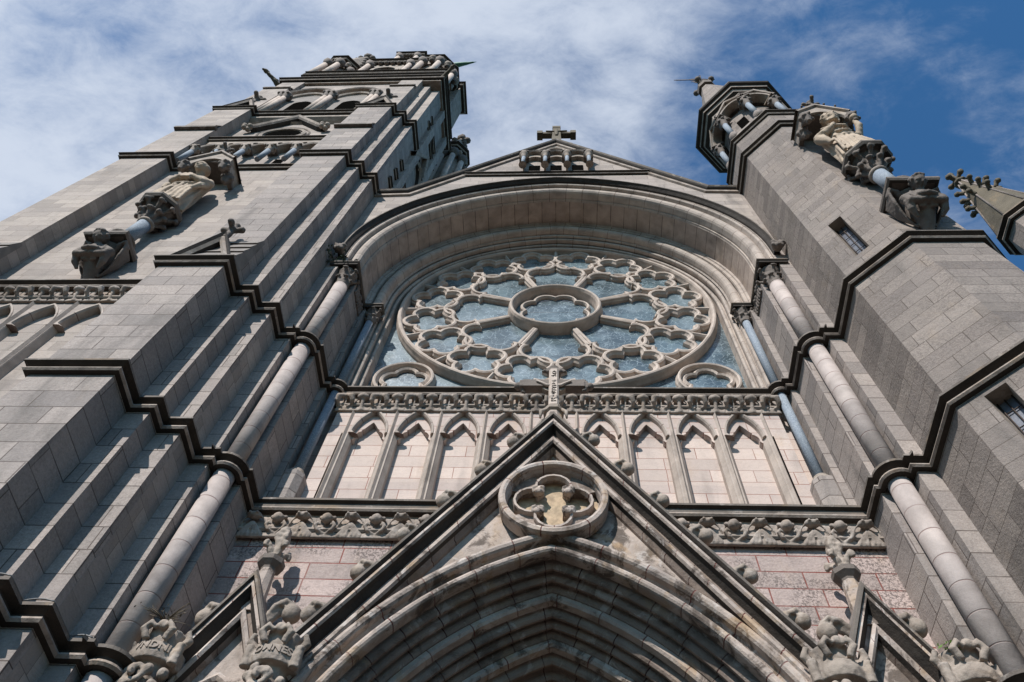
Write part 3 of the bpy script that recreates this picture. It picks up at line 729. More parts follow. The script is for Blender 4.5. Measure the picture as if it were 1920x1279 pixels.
# ================================================================ ROSE WINDOW
ZR=16.56; AR=-.077
def rose():
    P=MB(); yb=7.94
    def T(m,L,prof=None,closed=True,side=1,off=0,mats=M_trac):
        m.sweep(L,prof,XZ,mats,closed=closed,side=side)
    bar=[(-.075,8.20),(-.075,8.06),(-.05,8.02),(-.035,7.965),(.0,7.95),(.035,7.965),(.05,8.02),(.075,8.06),(.075,8.20)]
    thick=[(-.13,8.22),(-.13,8.05),(-.10,7.99),(-.085,7.93),(-.05,7.885),(0,7.87),(.05,7.885),(.085,7.93),(.10,7.99),(.13,8.05),(.13,8.22)]
    # outer ring
    T(P,circ(AR,ZR,3.72,72)[:-1],[(o*.68,d+.02) for o,d in thick])
    rw=P.build('rose_window',CA,'great round traceried window')
    # oculus ring
    m=MB(); T(m,circ(AR,ZR,1.06,48)[:-1],[(o*.62,d+.05) for o,d in [(-.14,8.22),(-.14,8.02),(-.11,7.94),(-.09,7.86),(-.045,7.80),(0,7.785),(.045,7.80),(.09,7.86),(.11,7.94),(.14,8.02),(.14,8.22)]])
    oc_=m.build('centre_ring',rw)
    def foil(cx,cz,n,dc,rl,rot,seg=7):
        L=[]
        for k in range(n):
            th=rot+2*PI*k/n
            d=dc*math.cos(PI/n)+math.sqrt(max(rl*rl-(dc*math.sin(PI/n))**2,0))
            # angle of the intersection point seen from lobe centre
            ix,iz=d*math.cos(PI/n)-dc,d*math.sin(PI/n); al=math.atan2(iz,ix)
            for j in range(seg+1):
                a=th-al+2*al*j/seg
                L.append((cx+dc*math.cos(th)+rl*math.cos(a),cz+dc*math.sin(th)+rl*math.sin(a)))
        # drop duplicates at the cusps
        Q=[L[0]]
        for p in L[1:]:
            if math.hypot(p[0]-Q[-1][0],p[1]-Q[-1][1])>1e-4: Q.append(p)
        if math.hypot(Q[0][0]-Q[-1][0],Q[0][1]-Q[-1][1])<1e-4: Q.pop()
        return Q
    # inner cusps of the oculus
    m=MB(); m.sweep(foil(AR,ZR,8,.56,.30,PI/8),[(-.05,8.2),(-.05,8.08),(-.03,8.03),(.0,8.02),(.03,8.05),(.04,8.2)],XZ,M_trac,closed=True,side=1,miter=2); m.build('oculus_cusps',oc_)
    m=MB(); m.sweep(circ(AR,ZR,.72,40)[:-1],[(-.012,8.17),(-.012,8.12),(.012,8.12),(.012,8.17)],XZ,M_lead,closed=True); m.tube([(AR-.72,8.14,ZR+.05),(AR+.72,8.14,ZR+.05)],.014,M_iron,5); m.build('saddle_bar',oc_)
    fb=[(-.085,8.16),(-.085,8.06),(-.06,8.03),(-.055,7.985),(-.02,7.965),(.02,7.975),(.035,8.01),(.075,8.05),(.085,8.16)]
    fb=[(o*.98,d) for o,d in fb]; bar=[(o*.85,d+.01) for o,d in bar]
    for k in range(16):
        th=PI/2-(k+.5)*PI/8; cx,cz=AR+2.99*math.cos(th),ZR+2.99*math.sin(th)
        m=MB(); m.sweep(foil(cx,cz,5,.365,.255,th),fb,XZ,M_trac,closed=True,side=-1,miter=2)
        m.sweep(foil(cx,cz,5,.30,.205,th),[(-.02,8.14),(-.012,8.075),(.012,8.075),(.02,8.14)],XZ,M_trac,closed=True,side=-1,miter=2) if False else None
        m.build('cinquefoil_light',rw)
    for k in range(8):
        th=PI/2-k*PI/4
        # outline in local polar frame (r along th, t across)
        h=[(1.09,.435),(1.66,.655),(1.84,.735),(1.87,.66)]
        lob=lambda c,r,a0,a1,n=6:[(c[0]+r*math.cos(R(a0+(a1-a0)*j/n)),c[1]+r*math.sin(R(a0+(a1-a0)*j/n))) for j in range(n+1)]
        side1=lob((2.09,.42),.345,128,-10,9)+lob((2.30,.0),.385,72,0,6)
        L=h+[(1.80,.69)][:0]+side1
        L=L+[(r,-t) for r,t in reversed(L[:-1])]
        ca,sa=math.cos(th),math.sin(th)
        W=[(AR+r*ca-t*sa,ZR+r*sa+t*ca) for r,t in L]
        m=MB(); m.sweep(W,[(o*.92,d-.004*(k%2)) for o,d in fb],XZ,M_trac,closed=False,side=-1,miter=2); m.build('petal_light',rw)
        # spoke between petals: short bar to the oculus
    for k in range(16):
        th=PI/2-k*PI/8; ca,sa=math.cos(th),math.sin(th)
        for r0,r1 in ((3.30,3.70),)+(((1.80,2.05),) if k%2 else ((2.60,2.72),)):
            m=MB(); m.sweep([(AR+r0*ca,ZR+r0*sa),(AR+r1*ca,ZR+r1*sa)],[(-.055,8.16),(-.05,8.03),(-.015,7.985),(.015,7.985),(.05,8.03),(.055,8.16)],XZ,M_trac); m.build('tracery_bar',rw)
    # corner quatrefoils below
    for s in (-1,1):
        cx,cz=AR+s*3.10,ZR-3.28
        m=MB(); m.sweep(circ(cx,cz,.60,32)[:-1],bar,XZ,M_trac,closed=True)
        m.sweep(foil(cx,cz,5,.26,.235,PI/2),[(-.06,8.2),(-.05,8.07),(.0,8.03),(.04,8.06),(.04,8.2)],XZ,M_trac,closed=True,side=-1,miter=2)
        m.build('corner_light',rw,'cinquefoil ring in the lower %s corner of the window'%('left' if s<0 else 'right'))
    m=MB(); a=pointed(3.84,16.35,.25,24,base=12.0); m.ext(a,8.13,8.24,M_glass); m.build('glass',rw)
rose()

# ================================================================ PORTAL
CROCK=ball_crocket(.105,.016,M_carve,.27)
def portal():
    c=1.45; sp=3.1
    m=MB(); A=pointed(3.18,sp,c,18,base=-CZ)
    m.ext([(-3.25+AX,-CZ),(-3.25+AX,5.0),(AX-3.0,5.45),(AX,9.95),(AX+3.0,5.45),(AX+3.25,5.0),(AX+3.25,-CZ)]+A[::-1],6.97,7.36,M_porch)
    po=m.build('portal_gable',CA,'tall crocketed gable over the arched west portal')
    # coping
    m=MB(); path=[(AX-3.02,5.36),(AX,10.06),(AX+3.02,5.36)]
    pr=[(.0,7.34),(.0,6.66),(-.02,6.63),(-.055,6.63),(-.075,6.66),(-.085,6.69),(-.10,6.665),(-.135,6.66),(-.155,6.69),(-.16,6.76),(-.20,6.84),(-.255,6.86),(-.26,6.79),(-.285,6.765),(-.325,6.765),(-.345,6.80),(-.35,6.87),(-.40,6.93),(-.41,6.975)]
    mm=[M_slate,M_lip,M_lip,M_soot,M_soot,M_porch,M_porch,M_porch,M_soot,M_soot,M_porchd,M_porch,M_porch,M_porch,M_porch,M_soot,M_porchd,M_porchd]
    m.sweep(path,pr,XZ,mm,side=-1); m.build('gable_coping',po)
    # nested archivolts, receding
    def order(name,hw,prof,mats,lab=None,base=-CZ):
        q=MB(); q.sweep(pointed(hw,sp,c,24,base=base),[(h,y) for h,y in prof],XZ,mats,side=-1); return q.build(name,po,lab)
    def bd(hc,yc,r,a0,a1,n=6): return [(hc+r*math.cos(R(a0+(a1-a0)*k/n)),yc+r*math.sin(R(a0+(a1-a0)*k/n))) for k in range(n+1)]
    order('hood_mould',3.16,[(.03,6.975),(.03,6.90)]+bd(-.01,6.84,.065,70,-160,7)+[(-.07,6.90),(-.10,6.93),(-.15,6.935),(-.155,6.89)]+bd(-.205,6.885,.055,10,-180,6)+[(-.255,6.95),(-.24,7.02)],M_porch)
    def ordn(h0,y0,w,d,lab=None):
        """one order: soffit of beads and hollows then a face"""
        pr=[(0,y0)]
        n=3
        for k in range(n):
            yy=y0+d*(k+.18)/n; step=-w*(k+.25)/n
            pr+=[(step+.02,yy-.035),(step+.045,yy),(step+.02,yy+.02)]
            pr+=bd(step-.03,yy+.065,.048,110,-110,6)[::-1][::-1] if False else [(step-.005,yy+.02),(step-.05,yy+.03),(step-.075,yy+.055),(step-.075,yy+.085),(step-.05,yy+.105),(step-.01,yy+.11)]
        pr+=[(-w*.9,y0+d-.03),(-w,y0+d)]
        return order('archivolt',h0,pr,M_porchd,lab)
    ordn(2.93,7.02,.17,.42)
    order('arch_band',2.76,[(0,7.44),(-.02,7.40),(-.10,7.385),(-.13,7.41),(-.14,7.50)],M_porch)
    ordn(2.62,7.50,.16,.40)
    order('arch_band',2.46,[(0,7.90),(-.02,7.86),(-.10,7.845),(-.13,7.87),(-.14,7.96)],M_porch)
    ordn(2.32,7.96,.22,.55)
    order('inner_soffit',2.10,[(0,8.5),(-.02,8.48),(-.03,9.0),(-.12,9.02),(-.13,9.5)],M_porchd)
    m=MB(); m.ext(pointed(2.2,sp,c,14,base=-CZ),9.45,9.6,M_porchd); m.build('door_wall',po)
    # quatrefoil
    cx,cz=AX+.01,8.10
    m=MB(); m.sweep(circ(cx,cz,.69,36)[:-1],[(-.055,6.910),(-.055,6.770),(-.06,6.730),(-.045,6.690),(-.0,6.675),(.035,6.690),(.045,6.730),(.03,6.770),(.05,6.810),(.06,6.910)],XZ,M_porch,closed=True,side=-1)
    qf=m.build('quatrefoil',po,'round panel pierced with a four lobed recess')
    # plate with the four lobed opening
    L=[]
    for k in range(4):
        th=PI/2*k
        for j in range(11):
            a=th+R(-118+236*j/10); L.append((cx+.285*math.cos(th)+.245*math.cos(a),cz+.285*math.sin(th)+.245*math.sin(a)))
    m=MB(); m.sweep(L,[(-.03,6.860),(-.015,6.785),(.015,6.785),(.022,6.810),(.025,7.010)],XZ,M_porch,closed=True,side=1,miter=2)
    m.build('lobes',qf)
    m=MB(); m.ext(circ(cx,cz,.62,32)[:-1],6.957,6.968,plain('ochre_stone',(.50,.37,.24),.85)); m.build('back_panel',qf)
    b=MB()
    b.sphere((0,0,0),.085,M_carve,10,8,(1,.9,1)); b.sphere((0,-.06,-.05),.05,M_carve,8,6)
    for s in (-1,1): b.tube([(s*.02,-.04,.05),(s*.07,-.07,.01),(s*.075,-.04,-.07)],[.03,.03,.015],M_carve,6); b.sphere((s*.035,-.085,.02),.018,M_carve,6,5)
    b.tube([(0,0,.1),(0,.12,.06)],.07,M_carve,8)
    hd=carve_mesh(b,.013,M_porch,'cusp_head',disp=.008,dscale=22)
    for k in range(4):
        a=PI/4+PI/2*k; link('cusp_carving',hd,qf,loc=(cx+.29*math.cos(a),6.830,cz+.29*math.sin(a)))
    # web plate between lobes and ring
    m=MB(); Lo=circ(cx,cz,.66,32)[:-1]
    for k in range(4):
        a=PI/4+PI/2*k
        tri=[(cx+.66*math.cos(a+t),cz+.66*math.sin(a+t)) for t in (-.38,-.2,0,.2,.38)]+[(cx+.47*math.cos(a+.30),cz+.47*math.sin(a+.30)),(cx+.33*math.cos(a),cz+.33*math.sin(a)),(cx+.47*math.cos(a-.30),cz+.47*math.sin(a-.30))]
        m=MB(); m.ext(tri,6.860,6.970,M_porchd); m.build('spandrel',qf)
    # small raised triangle above
    m=MB(); m.sweep([(AX-.40,8.86),(AX,9.50),(AX+.40,8.86)],[(-.0,6.97),(-.0,6.91),(-.04,6.89),(-.07,6.93),(-.07,6.97)],XZ,M_porch,side=-1); m.build('sunk_triangle',po)
    # crockets
    for s in (-1,1):
        for x,h in ((.36,9.62),(.80,8.92),(1.24,8.23),(1.69,7.55),(2.12,6.87),(2.55,6.2)):
            o=link('crocket',CROCK,po,loc=(AX+s*(x+.02),6.90,h+.02),rot=(0,R(-8)*s,0 if s>0 else PI),scale=random.uniform(.92,1.06))
    return po
PO=portal()
def side_gable(s):
    ax=AX+s*3.56
    m=MB(); lab='left' if s<0 else 'right'
    Ai=pointed(.40,4.55,.42,10,base=-CZ,ax=ax)
    m.ext([(ax-.62,-CZ),(ax-.62,5.2),(ax,6.5),(ax+.62,5.2),(ax+.62,-CZ)]+Ai[::-1],7.0,7.34,M_porch)
    sg=m.build('side_gablet',CA,'small steep gable %s of the portal'%lab)
    m=MB(); pr=[(.0,7.33),(.0,6.72),(-.02,6.69),(-.05,6.69),(-.065,6.73),(-.10,6.73),(-.115,6.78),(-.16,6.88),(-.20,6.89),(-.205,6.83),(-.24,6.81),(-.27,6.84),(-.28,6.92),(-.30,7.0)]
    m.sweep([(ax-.66,5.22),(ax,6.66),(ax+.66,5.22)],pr,XZ,[M_slate,M_lip,M_lip,M_soot,M_porch,M_soot,M_soot,M_porchd,M_porch,M_porch,M_porch,M_soot,M_porchd],side=-1); m.build('gablet_coping',sg)
    m=MB()
    m.sweep(pointed(.44,4.55,.42,10,base=-CZ,ax=ax),[(.06,7.0),(.05,6.93),(.0,6.90),(-.04,6.93),(-.05,7.02),(-.10,7.05),(-.12,7.02),(-.15,7.05),(-.16,7.4)],XZ,M_porch,side=-1)
    m.build('gablet_arch',sg)
    m=MB(); m.ext(pointed(.42,4.55,.42,8,base=-CZ,ax=ax),7.3,7.345,M_porchd); m.build('niche_back',sg)
    # finial: shaft, collar, leafy knop
    b=MB(); b.frus(octo(ax,6.98,.13),6.15,octo(ax,6.98,.082),6.92,M_porch)
    b.build('finial_shaft',sg)
    b=MB(); b.lathe([(.09,6.86),(.10,6.90),(.17,6.96),(.175,7.03),(.13,7.06),(.08,7.08)],(ax,6.98,0),M_dirty,8,smooth=False,a0=PI/8); b.build('collar',sg)
    f=MB(); f.tube([(0,0,0),(0,0,.25),(0,0,.50)],[.07,.06,.085],M_carve,10)
    for k in range(4):
        a=PI/4+PI/2*k; ca,sa=math.cos(a),math.sin(a)
        f.tube([(.04*ca,.04*sa,.03),(.10*ca,.10*sa,.16),(.17*ca,.17*sa,.22),(.19*ca,.19*sa,.14)],[.035,.045,.05,.03],M_carve,7)
        f.sphere((.17*ca,.17*sa,.21),.05,M_carve,7,6)
        f.tube([(.04*ca,.04*sa,.28),(.09*ca,.09*sa,.40),(.06*ca,.06*sa,.50)],[.03,.035,.03],M_carve,6)
    f.sphere((0,0,.52),.085,M_carve,10,8)
    link('finial',carve_mesh(f,.014,M_carve,'leaf_finial',disp=.014,dscale=20),sg,loc=(ax,6.98,7.05))
    for t in (-1,1): link('crocket',CROCK,sg,loc=(ax+t*.22,6.98,6.22),rot=(0,R(-10)*t,0 if t>0 else PI),scale=1.12)
    return sg
GAB=[side_gable(-1),side_gable(1)]
def text_mesh(txt,size,depth,bend,mat):
    c=bpy.data.curves.new('t','FONT'); c.body=txt; c.size=size; c.extrude=depth; c.align_x='CENTER'; c.align_y='CENTER'; c.offset=.003
    o=bpy.data.objects.new('t',c); COL.objects.link(o); bpy.context.view_layer.update()
    me=bpy.data.meshes.new_from_object(o.evaluated_get(bpy.context.evaluated_depsgraph_get())); bpy.data.objects.remove(o)
    for v in me.vertices:
        x,y,z=v.co
        a=x/bend; r=bend+z
        v.co=(r*math.sin(a),-r*math.cos(a),y)       # wrap round a vertical cylinder, facing -Y
    me.materials.clear(); me.materials.append(mat); return me
def portal_capital(s,which):
    """big scroll carved capital receiving the gable feet"""
    ax=AX+s*(2.92 if which==0 else 4.22); b=MB(); rnd=random.Random(3+which+(s>0)*5)
    b.lathe([(.12,-.5),(.15,-.34),(.20,-.12),(.24,.1),(.27,.2)],(0,0,0),M_carve,16)
    # scroll band
    b.lathe([(.20,-.20),(.275,-.19),(.295,-.1),(.275,-.0),(.2,.0)],(0,0,0),M_carve,24)
    for t in (-1,1):
        b.tube([(t*.26,-.16,-.22),(t*.27,-.17,.03)],.055,M_carve,10)
        b.tube([(t*.10,-.26,.02),(t*.16,-.30,.13),(t*.10,-.31,.20),(t*.04,-.29,.15)],[.04,.05,.045,.03],M_carve,7)
        b.tube([(t*.22,-.1,.02),(t*.31,-.13,.12),(t*.28,-.17,.20)],[.05,.05,.03],M_carve,7)
    # big volute / leaf below the band
    L=[]
    for k in range(15):
        a=k*.62; r=.13-.0075*k; L.append((-.03+r*math.cos(a+2.2),-.20-.006*k,-.36+r*math.sin(a+2.2)))
    b.tube(L,[.032]*11+[.035,.04,.045,.04],M_carve,7)
    for k in range(9):
        a=rnd.uniform(-2.6,-.4); z=rnd.uniform(-.5,-.26); b.sphere((.24*math.cos(a),.24*math.sin(a),z),rnd.uniform(.04,.07),M_carve,7,6)
    b.sphere((.02,-.28,.20),.06,M_carve,8,6)
    me=carve_mesh(b,.0135,M_carve,'capital_carving',disp=.008,dscale=20)
    o=link('portal_capital',me,CA,'scrolled capital at the %s foot of the %s'%(('inner','outer')[which],'left side gablet' if s<0 else 'right side gablet'),loc=(ax,6.80,5.42))
    if s<0:
        t=text_mesh('OMNES' if which==0 else 'VNDNI',.125,.012,.29,M_carve); tt=link('inscription',t,o,loc=(ax,6.80,5.42-.10),rot=(R(-6),0,R(4)))
for s in (-1,1):
    for w in (0,1): portal_capital(s,w)

# ---- crucifix on the portal gable
def crucifix():
    e=empty('portal_cross',(AX,6.85,10.05+CZ)); tag(e,'carved stone crucifix on the tip of the portal gable, before the rose window','cross')
    m=MB(); m.frus(octo(AX,6.88,.17),9.82,octo(AX,6.88,.115),10.28,M_porch); m.build('pedestal',e)
    m=MB(); m.lathe([(.12,10.27),(.17,10.30),(.18,10.36),(.13,10.40)],(AX,6.88,0),M_carve,8,smooth=False,a0=PI/8)
    for s in (-1,1):
        m.tube([(AX+s*.14,6.80,10.32),(AX+s*.20,6.76,10.2),(AX+s*.21,6.76,10.02)],[.03,.035,.015],M_carve,7)
    m.build('collar',e)
    m=MB(); m.prism([(AX-.085,6.90),(AX-.085,6.76),(AX-.055,6.72),(AX+.055,6.72),(AX+.085,6.76),(AX+.085,6.90)],10.38,11.50,M_trac); sh=m.build('shaft',e)
    me=bpy.data.meshes.new('glyph')
    m=MB(); rnd=random.Random(4); up=False
    for k in range(15):
        z=10.46+.066*k
        if 11.02<z<11.2: continue
        if z>11.2 and m.v and not up: m.build('incised_letters',sh); m=MB(); up=True
        for t in range(2):
            x=AX+rnd.choice((-.022,0,.022)); m.tube([(x-.02,6.715,z),(x+.02,6.715,z+rnd.uniform(-.02,.03))],.0075,M_soot,4)
        m.tube([(AX+rnd.choice((-.03,.03)),6.715,z-.02),(AX+rnd.choice((-.03,0,.03)),6.715,z+.03)],.0075,M_soot,4)
    m.build('incised_letters',sh)
    m=MB(); m.prism([(AX-.52,6.92),(AX-.52,6.76),(AX+.52,6.76),(AX+.52,6.92)],11.0,11.20,M_dirty); arm=m.build('cross_arm',e)
    f=MB()
    f.box(-.03,.08,-.06,.08,-.1,.1,M_carve); f.sphere((.11,0,0),.075,M_carve,8,6)
    for t in (-1,1): f.tube([(.02,0,t*.06),(.03,-.02,t*.15),(-.02,-.03,t*.17)],[.035,.035,.025],M_carve,6)
    fl=carve_mesh(f,.013,M_dirty,'cross_end',disp=.008,dscale=20)
    for s,r in ((1,0),(-1,PI)): link('arm_end',fl,e,loc=(AX+s*.5,6.85,11.11),rot=(0,0,r))
    link('top_end',fl,e,loc=(AX,6.85,11.56),rot=(0,-PI/2,0),scale=1.15)
    f=MB()                                            # the small figure, arms raised, one continuous body
    f.sphere((0,-.03,.0),.052,M_carve,10,8); f.tube([(0,0,-.05),(0,-.01,-.14),(0,0,-.30),(0,-.02,-.38)],[.03,.06,.045,.05],M_carve,9)
    for s in (-1,1):
        f.tube([(0,0,-.09),(s*.12,-.02,-.10),(s*.20,-.03,-.04),(s*.30,-.04,.02)],[.035,.032,.026,.020],M_carve,8)
        f.tube([(s*.03,0,-.36),(s*.04,-.05,-.5),(s*.015,-.01,-.66)],[.042,.036,.022],M_carve,8)
    link('crucified_figure',carve_mesh(f,.010,M_trac,'figure'),e,'small figure with arms stretched along the cross',loc=(AX,6.775,11.10))
    f=MB(); f.sweep(circ(AX,11.11,.20,20)[:-1],[(-.03,6.9),(-.03,6.8),(.03,6.8),(.03,6.9)],XZ,M_carve,closed=True); f.build('ring',e)
crucifix()
def gable_cross():
    e=empty('gable_cross',(AX,6.5,26.2+CZ)); tag(e,'weathered stone cross standing on the peak of the west gable','cross')
    z=26.1; m=MB()
    m.box(AX-.40,AX+.40,6.38,6.72,z-.05,z+.22,M_carve); b=m.build('base',e)
    for s in (-1,1):
        q=MB(); q.lathe([(.11,-.15),(.11,.15)],(AX+s*.44,6.55,z+.14),M_carve,12,axis='y'); q.build('volute',b)
    m=MB(); m.frus([(AX-.17,6.35),(AX+.17,6.35),(AX+.17,6.65),(AX-.17,6.65)],z+.2,[(AX-.13,6.38),(AX+.13,6.38),(AX+.13,6.62),(AX-.13,6.62)],z+2.5,M_lichen); m.build('shaft',e)
    m=MB(); m.box(AX-.64,AX+.64,6.40,6.60,z+1.62,z+1.84,M_lichen); m.build('cross_arm',e)
    for s in (-1,1):
        q=MB(); q.box(AX+s*.60-.10,AX+s*.60+.10,6.36,6.64,z+1.56,z+1.90,M_lichen); q.build('arm_end',e)
    q=MB(); q.box(AX-.15,AX+.15,6.36,6.64,z+2.35,z+2.62,M_lichen); q.build('top_end',e)
    f=MB(); f.sphere((0,0,.12),.09,M_carve,8,6); f.tube([(0,0,.05),(0,0,-.4),(0,0,-.8)],[.09,.1,.07],M_carve,8)
    for s in (-1,1): f.tube([(0,0,-.05),(s*.25,0,.02),(s*.48,0,.08)],[.06,.05,.04],M_carve,7)
    link('crucified_figure',carve_mesh(f,.03,M_lichen,'figure'),e,loc=(AX,6.36,z+1.72),scale=.8)
gable_cross()

# ================================================================ BELL TOWER
TX=-8.89
def tower():
    m=MB()
    m.prism([(-12.0,5.6),(-6.2,5.6),(-6.2,6.0),(-5.137,6.0),(-5.137,8.4),(-7.3,8.6),(-7.3,12.2),(-12.0,12.2)],-CZ,34.2,M_tower)
    # panel storey: thicker wall between the buttresses from H 12 down
    m.box(-10.8,-6.95,5.46,5.61,12.0,12.19,M_tower)
    m.box(-10.8,-6.95,5.46,5.61,-CZ,8.4,M_tower)
    t=m.build('bell_tower',CA,'square bell tower left of the front')
    # outer buttress
    m=MB(); m.prism([(-12.1,9.5),(-12.1,4.96),(-10.80,4.96),(-10.80,9.5)],-CZ,12.2,M_step); m.prism([(-12.097,9.5),(-12.097,5.22),(-10.803,5.22),(-10.803,9.5)],12.2,27.0,M_tower)
    for k in range(5):
        h0=12.2+1.7*k/5; y0=4.96+.26*k/5; y1=4.96+.26*(k+1)/5
        i=m.add([(-12.1,y0-.03,h0),(-10.8,y0-.03,h0),(-10.8,y1,h0+.34),(-12.1,y1,h0+.34),(-12.1,5.3,h0),(-10.8,5.3,h0),(-10.8,5.3,h0+.34),(-12.1,5.3,h0+.34)])
        for f in ((0,1,2,3),(0,3,7,4),(1,5,6,2),(0,4,5,1)): m.face([i+q for q in f],M_slate)
    ob=m.build('tower_buttress',t,'outer buttress at the left edge of the tower')
    # H 12.2 course + frieze + arcade
    m=MB(); string(m,[(-12.1,5.6),(-12.1,4.96),(-10.8,4.96),(-10.8,5.42),(-6.97,5.42)],12.2); m.build('string_course',t)
    frieze('carved_frieze',-10.8,-6.97,5.44,12.02,11.62,.33,(0,1),t,'frieze of leaf bosses across the tower',sc=1.1)
    blind_arcade(-10.82+.11,.80,4,5.46,8.45,11.66,10.70,'tower_arcade','tall trefoil headed blind arcade on the tower',M_tower,M_tower,t,depth=.42,c=.75,hw=.35,extra=.11,extra2=.42)
    # H 20.6 course stepping over both buttresses
    S1=[(-12.1,9.0),(-12.1,5.22),(-10.80,5.22),(-10.80,5.6),(-6.97,5.6),(-6.97,5.22),(-5.80,5.22),(-5.80,5.54),(-5.47,5.54),(-5.47,5.88),(-5.14,5.88),(-5.14,6.39),(-5.00,6.39)]
    m=MB(); string(m,S1,20.6); m.build('string_course',t,'moulding at the foot of the tower arcade')
    # open arcade H 20.7-23.2
    m=MB(); m.box(-10.79,-6.98,5.42,5.60,22.95,23.15,M_carve)
    string(m,[(-10.8,5.44),(-6.97,5.44)],23.25); hd=m.build('string_course',t,'moulding over the tower arcade')
    ar=MB(); 
    for k in range(5):
        cx=-10.70+.765*(k+.5)
        A=pointed(.31,21.95,.16,10,ax=cx)
        ar.ext([(cx-.383,21.95),(cx-.383,22.96),(cx+.383,22.96),(cx+.383,21.95)]+A[::-1],5.42,5.595,M_carve)
        ar.sweep(pointed(.31,21.95,.16,10,ax=cx),[(.0,5.415),(.0,5.36),(.05,5.33),(.09,5.37),(.09,5.418)],XZ,M_roll,side=-1)
        ar.box(cx-.14,cx+.14,5.59,5.597,20.75,21.5,M_dark) if k in (1,3) else None
    ob_=ar.build('arch_heads',t)
    for k in range(4):
        cx=-10.70+.765*(k+1)
        q=MB(); q.ext(circ(cx,22.72,.075,10)[:-1],5.412,5.416,M_dark); q.build('eyelet',t)
    for k in range(6):
        x=-10.70+.765*k
        q=MB(); q.lathe([(.075,20.72),(.075,21.72)],(x,5.38,0),M_gran,12); q.build('colonnette',t)
        q=MB(); q.lathe([(.08,21.68),(.075,21.72),(.16,21.92),(.17,21.95)],(x,5.38,0),M_carve,10); q.box(x-.16,x+.16,5.24,5.595,21.93,21.99,M_lip)
        for j in range(6):
            a=j*PI/3; q.sphere((x+.13*math.cos(a),5.38+.13*math.sin(a),21.87),.05,M_carve,6,5)
        q.build('capital',t)
    # oculus with gablet
    cx,cz=TX-.08,24.6
    m=MB()
    for r_,w_,d_ in ((.86,.03,.02),(.70,.06,.05)):
        m.sweep(circ(cx,cz,r_,32)[:-1],[(-w_,5.60),(-w_,5.60-d_),(0,5.60-d_-.03),(w_,5.60-d_),(w_,5.6)],XZ,M_carve,closed=True)
    m.ext(circ(cx,cz,.60,28)[:-1],5.59,5.597,M_dark)
    m.sweep([(cx-1.22,25.05),(cx-1.05,25.15),(cx,26.5),(cx+1.05,25.15),(cx+1.22,25.05)],[(-.10,5.6),(-.08,5.45),(-.02,5.40),(.05,5.36),(.07,5.6)],XZ,[M_soot,M_lip,M_roll,M_soot],side=-1)
    oc=m.build('round_opening',t,'dark round opening under a little gable')
    for s in (-1,1):
        q=MB()
        for j in range(6): q.sphere((cx+s*1.3+.1*math.cos(j*1.3),5.42+.05*math.sin(j*2.),25.0+.1*math.sin(j*1.3)),.1,M_carve,7,5)
        q.build('label_stop',oc)
    # small set-off on buttress fronts
    for x0,x1 in ((-12.1,-10.8),(-6.97,-5.8)):
        q=MB(); q.box(x0-.02,x1+.02,5.10,5.25,23.75,23.9,M_lip); q.ext([(x0,0),(x1,0),(x1,0.001),(x0,.001)],0,.001,M_lip) if False else None
        i=q.add([(x0,5.10,23.9),(x1,5.10,23.9),(x1,5.215,24.35),(x0,5.215,24.35)]); q.face([i,i+1,i+2,i+3],M_slate)
        q.build('offset_cap',t)
    # cornice H 27.1
    S2=[(-12.1,9.0),(-12.1,5.26),(-10.80,5.26),(-10.80,5.46),(-6.97,5.46),(-6.97,5.26),(-5.80,5.26),(-5.80,5.54),(-5.47,5.54),(-5.47,5.86),(-5.135,5.86),(-5.135,8.4)]
    m=MB(); string(m,S2,27.15,sc=1.1); m.sweep([(-10.8,5.6),(-6.97,5.6)],[(0,.0),(.14,0),(.14,-.3),(.07,-.36),(.0,-.42)],XY(26.98),M_carve,side=1); m.sweep([(-10.8,5.6),(-6.97,5.6)],[(0,0),(.08,-.02),(.10,-.08),(0,-.14)],XY(26.2),M_roll); m.build('cornice',t,'double cornice under the belfry')
    # buttress gablets with finials
    for x0,x1,l in ((-12.15,-10.75,'left'),(-7.02,-5.75,'right')):
        xc=(x0+x1)/2
        q=MB(); q.sweep([(x0,27.15),(xc,28.95),(x1,27.15)],[(-.16,5.9),(-.16,5.24),(-.10,5.19),(-.05,5.22),(0,5.17),(.02,5.9)],XZ,[M_soot,M_carve,M_roll,M_soot,M_lip],side=-1)
        q.ext([(x0+.1,27.15),(xc,28.75),(x1-.1,27.15)],5.34,5.9,M_tower); gb=q.build('buttress_gablet',t,'gablet on the %s tower buttress'%l)
        f=MB(); f.tube([(0,0,-.2),(0,0,.5)],.09,M_carve,8)
        for (dx,dy) in ((1,0),(-1,0),(0,-1),(0,1)): f.tube([(0,0,.25),(dx*.25,dy*.25,.36)],.09,M_carve,7); f.sphere((dx*.27,dy*.27,.34),.10,M_carve,7,6)
        f.sphere((0,0,.62),.14,M_carve,8,6)
        link('finial',carve_mesh(f,.035,M_dirty,'cross_finial'),gb,loc=(xc,5.35,29.0))
    # upper buttresses beside the belfry
    m=MB(); m.prism([(-6.75,5.9),(-6.75,5.34),(-5.8,5.34),(-5.8,5.9)],27.0,31.7,M_tower); m.prism([(-12.0,5.9),(-12.0,5.34),(-10.9,5.34),(-10.9,5.9)],27.0,31.7,M_tower)
    m.build('upper_buttresses',t) if False else None
